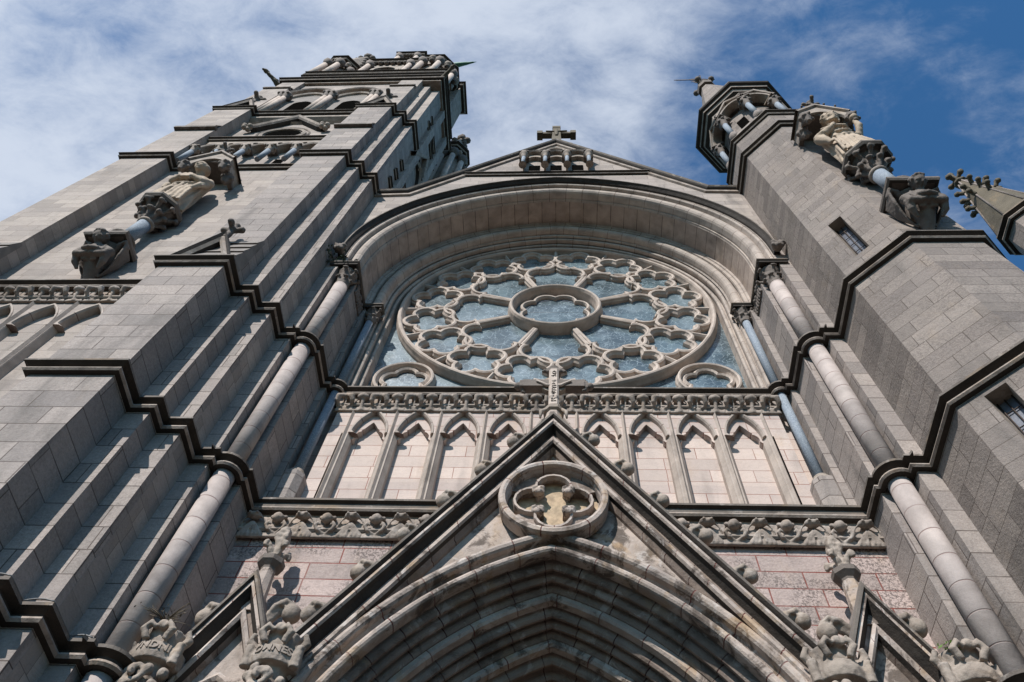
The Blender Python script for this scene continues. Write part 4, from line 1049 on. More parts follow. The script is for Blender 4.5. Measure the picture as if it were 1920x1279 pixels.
    for x0,x1 in ((-6.78,-5.8),(-12.0,-10.95)):
        m=MB(); m.prism([(x0,5.9),(x0,5.34),(x1,5.34),(x1,5.9)],27.0,31.7,M_tower); m.prism([(x0+.05,5.9),(x0+.05,5.46),(x1-.003,5.46),(x1-.003,5.9)],31.7,34.1,M_tower)
        m.box(x0-.03,x1+.03,5.27,5.45,31.62,31.78,M_lip); i=m.add([(x0,5.3,31.78),(x1,5.3,31.78),(x1,5.46,32.2),(x0,5.46,32.2)]); m.face([i,i+1,i+2,i+3],M_slate)
        m.build('upper_buttress',t)
    m=MB(); m.prism([(-6.3,5.7),(-5.47,5.7),(-5.47,5.9),(-5.1,5.9),(-5.1,6.6),(-6.3,6.6)],27.1,34.0,M_tower); m.build('side_buttress',t)
    # belfry openings
    for cx in (TX-.95,TX+.95):
        m=MB()
        for hw,y,c_ in ((.84,5.60,M_carve),):
            m.sweep(pointed(.80,30.35,.25,14,base=27.3,ax=cx),[(.10,5.60),(.08,5.50),(.02,5.46),(-.05,5.50),(-.06,5.56),(-.14,5.58),(-.15,5.6)],XZ,M_carve,side=-1)
            m.sweep(pointed(.93,30.6,.28,14,ax=cx),[(0,5.6),(0,5.40),(.06,5.36),(.12,5.42),(.12,5.6)],XZ,[M_roll,M_lip,M_soot,M_soot],side=-1)
            m.ext(pointed(.66,30.35,.2,12,base=27.3,ax=cx),5.58,5.596,M_slate)
            m.ext(pointed(.36,29.6,.12,8,base=27.5,ax=cx),5.565,5.578,M_dark)
        bo=m.build('belfry_opening',t,'louvred belfry arch')
    for x in (TX-1.9,TX-1.72,TX-.1,TX+.1,TX+1.72,TX+1.9):
        q=MB(); q.lathe([(.10,27.2),(.10,29.9)],(x,5.40,0),M_trac,12); q.lathe([(.10,29.85),(.10,29.9),(.2,30.25),(.22,30.35)],(x,5.40,0),M_dirty,10)
        for j in range(6):
            a=j*PI/3; q.sphere((x+.17*math.cos(a),5.40+.17*math.sin(a),30.2),.07,M_dirty,6,5)
        q.build('belfry_column',t)
    # top cornice
    SQ=lambda o:[(-12.0-o,5.46-o),(-5.0+o,5.46-o),(-5.0+o,8.4),(-12.0-o,8.4)]
    SQ2=[(-11.35,5.52),(-5.2,5.52),(-5.2,8.3),(-11.35,8.3)]
    m=MB(); 
    m.sweep(SQ(0),[(o*1.3,d*1.6) for o,d in STR],XY(34.2),STM,closed=True,side=1)
    m.sweep(SQ2,[(o*1.3,d*1.5) for o,d in STR],XY(35.2),STM,closed=True,side=1)
    m.sweep(SQ2,[(o*1.5,d*1.5) for o,d in STR],XY(36.0),STM,closed=True,side=1)
    m.prism(SQ(-.02),33.7,34.2,M_carve); m.prism(SQ2,34.2,36.0,M_carve)
    m.build('top_cornice',t)
    # side face details (facing the nave)
    for y0 in (6.75,7.9):
        q=MB(); q.box(-5.14,-4.97,y0,y0+.32,20.6,33.9,M_tower); q.build('side_shaft',t)
    for h in (22.5,23.4,24.4,30.2,31.0):
        q=MB(); string(q,[(-5.14,6.4),(-5.14,8.4)],h,sc=.8); q.build('string_course',t)
    for cy in (7.45,):
        q=MB(); hwy=.42
        YZ=lambda a,b,d:(d,a,b)
        q.sweep(pointed(hwy,26.2,.5,10,base=22.6,ax=cy),[(.1,-5.14),(.1,-5.0),(.04,-4.94),(0,-5.02),(0,-5.14)],YZ,[M_soot,M_roll,M_carve,M_soot],side=-1)
        q.sweep([(cy-.75,26.2),(cy,28.4),(cy+.75,26.2)],[(0,-5.14),(0,-4.95),(.10,-4.9),(.12,-5.14)],YZ,[M_carve,M_roll,M_lip],side=-1)
        bb=q.build('side_lancet',t)
    q=MB(); 
    # crowning octagons at the corners
    def crown(cx,cy,a,h0,h1,spire,lab):
        q=MB(); q.prism(octo(cx,cy,a*.72),h0,h1,M_carve); 
        string(q,octo(cx,cy,a*.80),h1+.35,closed=True,sc=2.0)
        q.prism(octo(cx,cy,a*.80),h1-1.1,h1+.2,M_carve)
        if spire: q.frus(octo(cx,cy,a*.8),h1+.35,octo(cx,cy,.1),h1+spire,M_carve)
        o=q.build('corner_pinnacle',t,lab)
        for k in range(8):
            r_=a*.98; x=cx+r_*math.cos(PI/8+PI/4*k); y=cy+r_*math.sin(PI/8+PI/4*k)
            if x>cx+.4 and y>cy+.4: continue
            z=MB(); z.lathe([(.14,h0),(.14,h1-1.7)],(x,y,0),M_trac,10); z.lathe([(.14,h1-1.75),(.24,h1-1.3),(.27,h1-1.1)],(x,y,0),M_dirty,8); z.build('column',o)
        for k in range(8):
            am=PI/4*k; x=cx+a*.92*math.cos(am); y=cy+a*.92*math.sin(am)
            z=MB(); z.sphere((x,y,h1-.55),a*.2,M_carve,8,6); z.sphere((x,y,h1-1.0),a*.14,M_dirty,7,5); z.build('carved_head',o)
        if spire:
            for k in range(6):
                z_=h1+.6+spire*.8*k/6; rr=a*.8*(1-(z_-h1)/spire)+.12
                for s_ in (-1,1):
                    z=MB(); z.sphere((cx+s_*rr,cy-.1,z_),.17,M_dirty,7,5); z.tube([(cx+s_*(rr-.2),cy,z_-.1),(cx+s_*(rr+.05),cy-.1,z_+.1)],.09,M_dirty,6); z.build('crocket',o)
            z=MB(); z.sphere((cx,cy,h1+spire+.2),.28,M_dirty,8,6)
            for s_ in (-1,1): z.sphere((cx+s_*.35,cy,h1+spire-.1),.2,M_dirty,8,6)
            z.sphere((cx,cy,h1+spire+.65),.2,M_dirty,8,6); z.build('finial',o)
        return o
    crown(-11.35,6.35,.85,36,41.3,6.0,'left crowning pinnacle of the tower')
    crown(-6.4,6.65,1.15,36,41.4,0,'broad right crowning octagon of the tower')
    crown(-5.35,10.0,.72,30,38.0,4.0,'rear pinnacle of the tower above the nave roof')
    # gabled dormers between them
    for (x0,x1,y0,y1,h) in ((-10.15,-7.75,6.15,8,43.6),(-9.6,-8.3,6.5,8,49.0)):
        q=MB(); q.box(x0,x1,y0,y1,36,h,M_carve); string(q,[(x0,y1),(x0,y0),(x1,y0),(x1,y1)],h,sc=2.2)
        q.sweep(pointed(.55,h-2.9,.2,10,base=36.2,ax=(x0+x1)/2),[(.2,y0),(.18,y0-.15),(0,y0-.15),(0,y0)],XZ,M_carve,side=-1)
        q.ext(pointed(.5,h-2.9,.2,10,base=36.2,ax=(x0+x1)/2),y0-.02,y0-.004,M_dark)
        o=q.build('lucarne',t)
        for x in (x0+.1,x1-.1):
            z=MB(); z.lathe([(.13,36),(.13,h-1.6)],(x,y0-.15,0),M_trac,10); z.lathe([(.13,h-1.7),(.26,h-1.2)],(x,y0-.15,0),M_dirty,8); z.build('column',o)
        for k in range(7):
            z=MB(); z.sphere((x0+(x1-x0)*(k+.5)/7,y0-.12,h-.62),.13,M_dirty,7,5); z.build('flower_boss',o)
    q=MB(); q.box(-6.3,-5.25,7.25,8.45,34,42.6,M_carve); string(q,[(-5.9,7.25),(-5.25,7.25),(-5.25,8.45),(-5.9,8.45)],42.6,sc=2.0); q.build('lucarne',t)
    # gargoyles
    for s,x in ((-1,-12.2),(1,-5.1)):
        f=MB(); f.tube([(0,.4,-.2),(s*.25,0,0),(s*.6,-.35,.2),(s*.95,-.65,.35)],[.2,.2,.15,.12],M_carve,9); f.sphere((s*1.0,-.7,.42),.19,M_carve,9,7); f.sphere((s*1.15,-.85,.36),.11,M_carve,7,6)
        for w_ in (-1,1): f.tube([(s*.3,0,0),(s*.35+w_*.1,-.1,.35),(s*.2,.1,.55)],[.12,.08,.03],M_carve,6); f.sphere((s*.95+w_*.1,-.62,.6),.06,M_carve,6,5)
        link('gargoyle',carve_mesh(f,.05,M_lichen,'gargoyle',disp=.03,dscale=6),t,'gargoyle leaning out at the %s corner of the tower'%('left' if s<0 else 'right'),loc=(x+s*-.05,5.45,34.0),scale=.6)
    return t
TW=tower()
def bird(name,loc,rz,lab,sc=1):
    f=MB(); f.tube([(-.5,0,0),(-.1,0,.06),(.3,0,.05),(1.0,0,0)],[.05,.12,.10,.02],M_bronze,8)
    for k in range(4): f.tube([(.1+.18*k,0,.05),(.25+.18*k,0,.28-.05*k)],[.04,.015],M_bronze,5)
    f.tube([(0,0,-.6),(0,0,0)],.035,M_bronze,6)
    o=link(name,carve_mesh(f,.03,M_bronze,'vane'),None,loc=loc,rot=(0,0,rz),scale=sc); tag(o,lab,'weather vane'); return o
bird('weather_vane',(-5.9,6.3,43.2),R(-8),'green bronze vane on the right top corner of the bell tower',1.5)
bird('weather_vane',(-7.6,6.3,45.0),R(-5),'small green bronze vane at the centre of the tower top',.9)

# ================================================================ TURRET TOP
def turret_top():
    cx,cy=6.25,5.93
    t=turret
    m=MB(); string(m,octo(*TC,1.30),21.9,closed=True,sc=1.1); m.frus(octo(*TC,1.33),21.9,octo(cx,cy,1.16),22.75,M_turret); m.build('string_course',t,'upper moulding and sloping sill of the turret')
    # core with flat near-black panels painted for unlit openings
    m=MB()
    m.prism(octo(cx,cy,.86),22.7,25.2,M_turret)
    for k in range(8):
        a=PI/4*k; ca,sa=math.cos(a),math.sin(a); r_=.862
        p=[(cx+r_*ca-w*sa,cy+r_*sa+w*ca) for w in (-.15,.15)]
        m.prism([p[0],p[1],(p[1][0]+.01*ca,p[1][1]+.01*sa),(p[0][0]+.01*ca,p[0][1]+.01*sa)],22.85,24.45,M_dark)
    core=m.build('lantern_core',t)
    rho=1.15
    for k in range(8):
        a=PI/8+PI/4*k; x,y=cx+rho*math.cos(a),cy+rho*math.sin(a)
        q=MB(); q.lathe([(.15,22.6),(.15,23.05),(.11,23.12),(.115,23.18),(.09,23.22)],(x,y,0),M_turret,12); q.build('column_base',t)
        q=MB(); q.lathe([(.085,23.2),(.085,24.45)],(x,y,0),M_gran,14); q.build('granite_shaft',t)
        q=MB(); q.lathe([(.09,24.42),(.085,24.46),(.17,24.78),(.21,24.9)],(x,y,0),M_dirty,10); q.prism([(x+u*.2*math.cos(a)-v*.2*math.sin(a),y+u*.2*math.sin(a)+v*.2*math.cos(a)) for u,v in ((-1,-1),(1,-1),(1,1),(-1,1))],24.88,24.95,M_lip)
        for j in range(7):
            b_=j*2*PI/7; q.sphere((x+.16*math.cos(b_),y+.16*math.sin(b_),24.72+.07*(j%2)),.06,M_dirty,6,5)
        q.build('capital',t)
        # crocket on the arris
        q=MB()
        for j in range(5): q.sphere((x+.08*math.cos(a)+.07*math.cos(j*1.3),y+.08*math.sin(a)+.07*math.sin(j*1.3),25.25+.06*(j%2)),.085,M_dirty,6,5)
        q.build('carved_knot',t)
    # arches between columns: eight plates with round-headed pointed openings and gablets
    for k in range(8):
        a=PI/4*k; ca,sa=math.cos(a),math.sin(a); ap=rho*math.cos(PI/8)
        hw=rho*math.sin(PI/8)
        MAP=lambda u,v,d:(cx+d*ca-u*sa,cy+d*sa+u*ca,v)
        A=pointed(hw-.10,24.95,.06,10,ax=0)
        out=[(-hw-.06,24.95),(-hw-.06,25.75),(hw+.06,25.75),(hw+.06,24.95)]
        L=out+A[::-1]
        q=MB(); n=len(L)
        for d in (ap+.10,ap-.12):
            i=q.add([MAP(u,v,d) for u,v in L]); q.face(list(range(i,i+n)),M_carve)
        for j in range(n): q.face([j,(j+1)%n,n+(j+1)%n,n+j],M_carve)
        q.sweep(pointed(hw-.10,24.95,.06,10,ax=0),[(0,ap+.10),(.0,ap+.16),(.05,ap+.18),(.08,ap+.12),(.08,ap+.10)],MAP,[M_carve,M_roll,M_roll,M_soot],side=-1)
        q.sweep([(-hw-.02,25.1),(0,25.72),(hw+.02,25.1)],[(0,ap+.10),(0,ap+.20),(.05,ap+.22),(.07,ap+.1)],MAP,[M_carve,M_roll,M_lip],side=-1)
        q.build('arch_head',t)
    m=MB()
    cx,cy=6.22,6.04
    m.sweep(octo(cx,cy,1.17),[(0,.25),(.34,.12),(.36,.0),(.33,-.06),(.24,-.10),(.22,-.2),(.14,-.22),(.10,-.34),(0,-.40)],XY(26.45),[M_lip,M_lip,M_soot,M_soot,M_roll,M_soot,M_roll,M_soot],closed=True)
    m.prism(octo(cx,cy,1.15),25.55,26.3,M_carve)
    m.build('cornice',t,'projecting octagonal cornice of the turret')
    m=MB(); m.frus(octo(cx,cy,1.2),26.6,octo(cx,cy,.12),34.3,M_turret); m.build('spire',t,'plain stone spirelet')
    m=MB(); m.frus(octo(cx,cy,.34),33.5,octo(cx,cy,.36),33.8,M_dirty); m.frus(octo(cx,cy,.22),33.8,octo(cx,cy,.16),34.6,M_dirty)
    for k in range(4):
        a=PI/4+PI/2*k; m.tube([(cx,cy,34.1),(cx+.36*math.cos(a),cy+.36*math.sin(a),34.4)],.10,M_dirty,7); m.sphere((cx+.4*math.cos(a),cy+.4*math.sin(a),34.4),.14,M_dirty,8,6)
    m.build('finial',t)
    # weather vane
    v=MB(); v.tube([(0,0,0),(0,0,1.7)],.05,M_iron,6); v.tube([(-1.55,0,1.55),(1.2,0,1.55)],.035,M_iron,6)
    v.prism([(-1.7,-.01),(-1.25,-.01),(-1.25,.01),(-1.7,.01)],1.48,1.62,M_iron)
    L=[(-.7,1.6),(-.3,1.85),(.1,1.72),(.5,1.8),(.75,1.55),(.4,1.35),(-.1,1.32),(-.5,1.4)]
    v.ext(L,-.02,.02,M_iron)
    for ang in (0,PI/2):
        for c0 in ((0,1.0),):
            P=[(.42*math.cos(t_)*math.cos(ang),.42*math.cos(t_)*math.sin(ang),1.0+.42*math.sin(t_)) for t_ in [2*PI*j/16 for j in range(17)]]; v.tube(P,.028,M_iron,5)
    v.tube([(-.6,0,1.0),(.6,0,1.0)],.028,M_iron,5)
    o=v.build('weather_vane',None,loc=(cx,cy,34.6)); o.scale=(.62,.62,.9); tag(o,'rusty iron weather vane on the spirelet of the stair turret','weather vane')
turret_top()

# ================================================================ FAR PINNACLE
def far_pinnacle():
    cx,cy,hb=12.08,7.0,19.3
    m=MB(); m.prism(octo(cx,cy,.60),-CZ,hb-.15,M_turret); 
    string(m,octo(cx,cy,.60),hb,closed=True,sc=1.25); p=m.build('aisle_pinnacle',CA,'crocketed pinnacle at the right edge, beyond the turret')
    m=MB(); m.frus(octo(cx,cy,.70),hb+.02,octo(cx,cy,.08),hb+3.9,M_lichen); s_=m.build('spirelet',p)
    m=MB()
    for k in range(8):
        a=PI/8+PI/4*k; r0=.70/math.cos(PI/8); m.tube([(cx+r0*math.cos(a),cy+r0*math.sin(a),hb+.03),(cx+.09*math.cos(a),cy+.09*math.sin(a),hb+3.88)],.028,M_turret,5)
    m.build('arris_rolls',p)
    f=MB(); f.tube([(0,0,-.08),(.08,0,.0),(.15,0,.05)],[.06,.07,.07],M_carve,7); f.sphere((.18,0,.03),.085,M_carve,8,6); f.sphere((.13,0,.11),.055,M_carve,7,5)
    me=carve_mesh(f,.02,M_lichen,'crocket',disp=.01,dscale=14)
    for z,ks in ((.62,(3,5)),(.78,(4,6,2))):
        for k in range(8):
            a=PI/8+PI/4*k
            for zz in ((.52,.66,.80) if k%2 else (.59,.73)):
                r_=.75*(1-zz)+.1*zz
                if z==.62: link('crocket',me,p,loc=(cx+r_*math.cos(a),cy+r_*math.sin(a),hb+3.9*zz),rot=(0,0,a))
    f=MB(); f.lathe([(.1,3.72),(.2,3.78),(.2,3.86),(.1,3.9)],(0,0,0),M_carve,8); f.tube([(0,0,3.8),(0,0,4.5)],.08,M_carve,7); f.sphere((0,0,4.55),.11,M_carve,7,6)
    for k in range(4):
        a=PI/2*k+.3; f.tube([(0,0,4.05),(.22*math.cos(a),.22*math.sin(a),4.18)],.07,M_carve,6); f.sphere((.25*math.cos(a),.25*math.sin(a),4.16),.10,M_carve,7,6)
    link('finial',carve_mesh(f,.025,M_lichen,'finial',disp=.015,dscale=10),p,loc=(cx,cy,hb))
far_pinnacle()

# ================================================================ STATUES AND THEIR BRACKETS
def hand(b,o,d,up,sc=1.0,curl=.5,side=1):
    """palm, four bent fingers of unequal length and a thumb; o wrist, d pointing direction, up back of the hand"""
    d=Vector(d).normalized(); up=Vector(up); up=(up-d*up.dot(d)).normalized(); w=d.cross(up)*side; o=Vector(o)
    b.tube([o-d*.03*sc,o+d*.05*sc,o+d*.11*sc],[.034*sc,.045*sc,.042*sc],M_carve,8)
    for k,(off,ln) in enumerate(((-.045,.085),(-.016,.10),(.014,.095),(.042,.075))):
        p=o+d*.10*sc+w*off*sc
        b.tube([p,p+d*ln*.5*sc-up*.01*sc,p+d*ln*.8*sc-up*curl*.05*sc,p+d*ln*(.85)*sc-up*curl*.09*sc],[.017*sc,.016*sc,.015*sc,.012*sc],M_carve,6)
    p=o+d*.03*sc-w*.04*sc
    b.tube([p,p-w*.045*sc+d*.03*sc-up*.01*sc,p-w*.05*sc+d*.08*sc-up*.03*sc],[.02*sc,.019*sc,.014*sc],M_carve,6)
def head(b,c,r,beard=0,hair=1,look=(0,-1,-.1)):
    f=Vector(look).normalized(); s=f.cross(Vector((0,0,1))).normalized(); u=s.cross(f); c=Vector(c)
    def at(a,bb,cc): return c+f*a*r+s*bb*r+u*cc*r
    b.sphere(at(-.05,0,.05),r*.98,M_carve,16,12,(.86,.95,1.05)); b.sphere(at(.22,0,-.30),r*.70,M_carve,12,9,(.9,.9,.95))
    b.tube([at(.80,0,.20),at(1.02,0,-.08),at(.92,0,-.18)],[r*.10,r*.15,r*.13],M_carve,6)       # nose
    for t in (-1,1):
        b.tube([at(.80,t*.12,.26),at(.78,t*.42,.28),at(.62,t*.66,.16)],r*.09,M_carve,6)             # brow
        b.sphere(at(.74,t*.33,.06),r*.12,M_carve,8,6); b.sphere(at(.62,t*.45,-.25),r*.20,M_carve,8,6)
        b.sphere(at(0,t*.88,-.05),r*.20,M_carve,7,6,(.5,.5,1.1))
    b.tube([at(.83,-.26,-.42),at(.93,0,-.38),at(.83,.26,-.42)],r*.075,M_carve,6); b.tube([at(.80,-.18,-.53),at(.86,0,-.54),at(.80,.18,-.53)],r*.085,M_carve,6)
    b.sphere(at(.68,0,-.78),r*.24,M_carve,8,6)
    rnd=random.Random(12)
    if beard:
        for k in range(26):
            a=rnd.uniform(-1.25,1.25); b.sphere(at(.60*math.cos(a)+.05,.72*math.sin(a),rnd.uniform(-1.15,-.62)),r*rnd.uniform(.14,.22),M_carve,6,5)
    if hair:
        for k in range(60):
            a=rnd.uniform(0,2*PI); e=rnd.uniform(-.3,1.4); ff=math.cos(a)*math.cos(e)
            if ff>.35 and e<.75: continue
            b.sphere(at(.98*ff-.06,.95*math.sin(a)*math.cos(e),math.sin(e)*.98+.08),r*rnd.uniform(.16,.24),M_carve,6,5)
def saint(kind):
    b=MB(); rows=[]; n=64
    secs=[(0,.40,.30),(.06,.41,.31),(.4,.37,.29),(.9,.35,.28),(1.3,.34,.26),(1.6,.35,.25),(1.85,.37,.24),(1.98,.33,.21),(2.06,.16,.14),(2.12,.11,.11)]
    for i,(z,rx,ry) in enumerate(secs):
        amp=.085 if z<1.3 else .05 if z<1.7 else .02
        if z>1.95: amp=0
        row=[]
        for k in range(n):
            a=2*PI*k/n; fold=math.sin(9*a+1.7*z+kind)+.6*math.sin(15*a-2.3*z)+.5*math.sin(4*a+3*z)
            q=1+amp*fold; row.append((rx*q*math.cos(a),ry*q*math.sin(a),z))
        rows.append(b.add(row))
    for i in range(len(secs)-1):
        for k in range(n): j=(k+1)%n; b.face([rows[i]+k,rows[i]+j,rows[i+1]+j,rows[i+1]+k],M_carve)
    b.face([rows[0]+k for k in reversed(range(n))],M_carve); b.face([rows[-1]+k for k in range(n)],M_carve)
    b.tube([(0,0,1.9),(0,-.10,2.08),(0,-.24,2.22)],[.15,.12,.10],M_carve,10)
    # mantle edge and swags across the front
    for k in range(3):
        z=1.45-.33*k; w=.26+.02*k
        b.tube([(-w,-.20,z+.10),(-.12,-.30,z-.10),(.06,-.30,z-.02),(w,-.20,z+.22)],.03,M_carve,6)
    for s in (-1,1):
        for k in range(4):
            x=s*(.08+.085*k); b.tube([(x,-.27+.02*k,1.15-.05*k),(x*1.08,-.31+.025*k,.6),(x*1.2,-.31+.03*k,.02)],[.028,.036,.04],M_carve,6)
    if kind==0:      # robed figure, hands folded over a book held to the chest, bare head
        head(b,(0,-.30,2.30),.185,beard=0,hair=0,look=(-.25,-1,-.5))
        b.sphere((0,-.22,2.37),.18,M_carve,14,10)
        for s in (-1,1):
            b.tube([(s*.30,0,1.92),(s*.42,-.08,1.62),(s*.34,-.24,1.36),(s*.14,-.34,1.46)],[.12,.115,.10,.07],M_carve,10)
            b.tube([(s*.40,-.08,1.5),(s*.40,-.2,1.15),(s*.34,-.24,.85)],[.10,.075,.04],M_carve,8)
            hand(b,(s*.13,-.35,1.47),(-s*.6,-.1,.55),(0,-1,.2),1.15,.6,s)
        b.box(-.10,.13,-.40,-.30,1.30,1.55,M_carve)
    else:            # bearded, curly hair, right hand at the throat, left hand raised
        head(b,(-.02,-.32,2.32),.195,beard=1,hair=1,look=(.1,-1,-.25))
        b.tube([(-.30,0,1.90),(-.46,-.06,1.50),(-.40,-.22,1.42),(-.22,-.33,1.56)],[.13,.13,.10,.06],M_carve,10)
        b.tube([(-.46,-.06,1.46),(-.44,-.14,1.1),(-.40,-.16,.85)],[.13,.09,.04],M_carve,8)
        hand(b,(-.19,-.35,1.60),(.35,.0,1),(0,-1,.1),1.2,.7,1)
        b.tube([(.30,0,1.92),(.48,-.08,1.72),(.52,-.24,1.98),(.50,-.28,2.16)],[.12,.11,.085,.055],M_carve,10)
        hand(b,(.50,-.28,2.18),(0,-.1,1),(0,-1,0),1.25,.9,-1)
        b.sphere((.50,-.34,2.34),.10,M_carve,12,9)
        b.tube([(-.30,-.16,1.98),(-.1,-.30,1.80),(.14,-.30,1.82),(.32,-.14,1.98)],.04,M_carve,7)
    return carve_mesh(b,.021,M_statue,'statue_body',disp=.006,dscale=16)
def angel():
    """half figure of an angel leaning out under the bracket slab; origin at the wall, slab underside at z=0"""
    b=MB(); b.tube([(0,.02,-1.0),(0,-.08,-.80),(0,-.24,-.55),(0,-.40,-.38),(0,-.46,-.26)],[.06,.14,.20,.19,.10],M_carve,14)
    b.tube([(0,-.05,-.6),(0,-.15,-.3),(0,-.22,.0)],[.2,.24,.3],M_carve,12)
    head(b,(0,-.60,-.17),.15,beard=0,hair=1,look=(.1,-.55,-.95))
    for s in (-1,1):
        b.tube([(s*.15,-.40,-.34),(s*.30,-.40,-.48),(s*.27,-.44,-.64),(s*.11,-.46,-.66)],[.095,.10,.08,.055],M_carve,10)
        b.tube([(s*.28,-.40,-.58),(s*.27,-.32,-.74),(s*.20,-.22,-.86)],[.09,.07,.03],M_carve,8)
        hand(b,(s*.12,-.47,-.66),(-s*1,-.15,.05),(0,-.6,-.8),.9,.8,s)
        b.tube([(s*.16,-.22,-.25),(s*.30,-.40,-.08),(s*.39,-.44,-.03),(s*.43,-.30,-.10)],[.05,.06,.06,.05],M_carve,8)
        for k in range(8):
            t=k/7; b.tube([(s*(.43-.02*t),-.40+.30*t,-.06-.05*t),(s*(.40-.07*t),-.30+.24*t,-.36-.10*t),(s*(.28-.14*t),-.12+.08*t,-.66-.20*t)],[.032,.034,.018],M_carve,6)
        for k in range(4): b.tube([(s*(.05+.045*k),-.50,-.34),(s*(.06+.04*k),-.48,-.52),(s*(.05+.03*k),-.36,-.74)],.022,M_carve,5)
    b.tube([(-.16,-.52,-.56),(0,-.57,-.60),(.16,-.52,-.56)],.05,M_carve,8)
    return carve_mesh(b,.0165,M_dirty,'angel_carving',disp=.005,dscale=20)
ANG=angel()
def bracket(x,yw,z,lab,k):
    """corbel, granite shaft, capital, canopy"""
    g=link('angel_corbel',ANG,CA,'carved winged angel bracket %s'%lab,loc=(x,yw,z))
    p=MB(); P=[(x-.42,yw),(x-.42,yw-.60),(x+.42,yw-.60),(x+.42,yw)]
    p.sweep(P,[(-.05,-.02),(0,-.01),(.03,.03),(.03,.10),(-.01,.12)],XY(z),[M_soot,M_dirty,M_dirty,M_lip],side=1)
    p.prism(P,z+.0,z+.11,M_dirty)
    p.frus([(x-.40,yw),(x-.40,yw-.58),(x+.40,yw-.58),(x+.40,yw)],z+.11,[(x-.27,yw),(x-.22,yw-.50),(x+.22,yw-.50),(x+.27,yw)],z+.42,M_carve)
    p.lathe([(.26,z+.42),(.29,z+.46),(.26,z+.5),(.22,z+.52),(.22,z+.56),(.18,z+.6)],(x,yw-.26,0),M_dirty,20); p.build('plinth',CA,'bracket plinth %s'%lab)
    p=MB(); p.lathe([(.145,z+.58),(.145,z+1.5)],(x,yw-.26,0),M_gran,20); p.build('granite_shaft',CA,'blue granite shaft carrying the %s'%lab.replace('under','statue of'))if False else p.build('granite_shaft',CA,'short blue granite shaft %s'%lab)
    p=MB(); p.lathe([(.15,z+1.44),(.185,z+1.47),(.185,z+1.52),(.15,z+1.55)],(x,yw-.26,0),M_roll,20); p.build('neck_ring',CA)
    b=MB(); b.lathe([(.15,0),(.17,.15),(.24,.4),(.36,.62)],(0,0,0),M_carve,16)
    rnd=random.Random(k)
    for r_ in range(2):
        for j in range(9):
            a=2*PI*(j+.5*r_)/9; ca,sa=math.cos(a),math.sin(a); R0=.30+.13*r_; zz=.26+.24*r_
            b.tube([(.16*ca,.16*sa,zz-.22),((R0-.06)*ca,(R0-.06)*sa,zz-.04),(R0*ca,R0*sa,zz+.02),((R0+.03)*ca,(R0+.03)*sa,zz-.06)],[.03,.05,.06,.045],M_carve,7)
            b.sphere(((R0+.01)*ca,(R0+.01)*sa,zz-.03),.062,M_carve,7,5); b.sphere(((R0-.02)*math.cos(a+.2),(R0-.02)*math.sin(a+.2),zz+.03),.04,M_carve,6,5)
    link('leaf_capital',carve_mesh(b,.022,M_dirty,'leaf_capital',disp=.012,dscale=18),CA,'leaf capital below the feet of the statue %s'%lab.replace('under ',''),loc=(x,yw-.28,z+1.52))
    O=octo(x,yw-.30,.42)
    p=MB(); p.sweep(O,[(-.05,-.06),(.0,-.05),(.045,.0),(.045,.07),(.0,.10)],XY(z+2.14),[M_soot,M_dirty,M_lip,M_lip],closed=True); p.prism(octo(x,yw-.30,.42),z+2.10,z+2.24,M_dirty); p.prism(octo(x,yw-.30,.40),z+2.24,z+2.34,M_carve); p.build('statue_slab',CA)
    # canopy
    zc=z+4.95; c=MB()
    W=.56; D=.66
    for (ax_,ya,yb) in ((x,yw-D,yw-D+.06),):
        A=pointed(.40,zc,.10,10,ax=ax_)
        c.ext([(x-W,zc-.05),(x-W,zc+.45),(x,zc+1.05),(x+W,zc+.45),(x+W,zc-.05),(x+.40,zc-.05)]+A[::-1]+[(x-.40,zc-.05)],ya,yb,M_carve)
    c.box(x-W,x-W+.07,yw-D+.061,yw,zc-.05,zc+.45,M_carve); c.box(x+W-.07,x+W,yw-D+.061,yw,zc-.05,zc+.45,M_carve)
    c.ext([(x-W+.02,zc+.44),(x,zc+1.0),(x+W-.02,zc+.44)],yw-D+.062,yw,M_carve)
    c.box(x-W+.071,x+W-.071,yw-D+.07,yw,zc+.40,zc+.43,M_dirty)
    c.sweep([(x-W-.06,zc+.36),(x,zc+1.08),(x+W+.06,zc+.36)],[(-.06,yw-D),(-.05,yw-D-.06),(.0,yw-D-.07),(.03,yw-D-.03),(.03,yw)],XZ,[M_roll,M_roll,M_soot,M_lip],side=-1)
    c.box(x-W-.02,x-W+.09,yw-D-.03,yw,zc-.12,zc-.04,M_dirty); c.box(x+W-.09,x+W+.02,yw-D-.03,yw,zc-.12,zc-.04,M_dirty)
    cn=c.build('canopy',CA,'gabled stone canopy over the statue %s'%lab.replace('under ',''))
    for s in (-1,1):
        for yy in (yw-D+.02,yw-.30):
            f=MB(); f.sphere((0,0,-.12),.11,M_carve,8,6); f.lathe([(.05,-.35),(.10,-.2),(.14,.0),(.14,.08)],(0,0,0),M_carve,8)
            for j in range(6): f.sphere((.12*math.cos(j),.12*math.sin(j),-.12+.07*(j%2)),.06,M_carve,6,5)
            link('pendant',carve_mesh(f,.02,M_dirty,'pendant',disp=.012,dscale=14),cn,loc=(x+s*(W-.04),yy,zc-.08))
    f=MB(); f.tube([(0,0,0),(0,0,.35)],.05,M_carve,7); f.sphere((0,0,.38),.08,M_carve,7,6)
    for dx,dy in ((1,0),(-1,0),(0,-1)): f.tube([(0,0,.18),(dx*.17,dy*.17,.26)],.05,M_carve,6); f.sphere((dx*.18,dy*.18,.25),.06,M_carve,7,5)
    fm=carve_mesh(f,.022,M_dirty,'finial',disp=.01,dscale=14); link('finial',fm,cn,loc=(x,yw-D,zc+1.08))
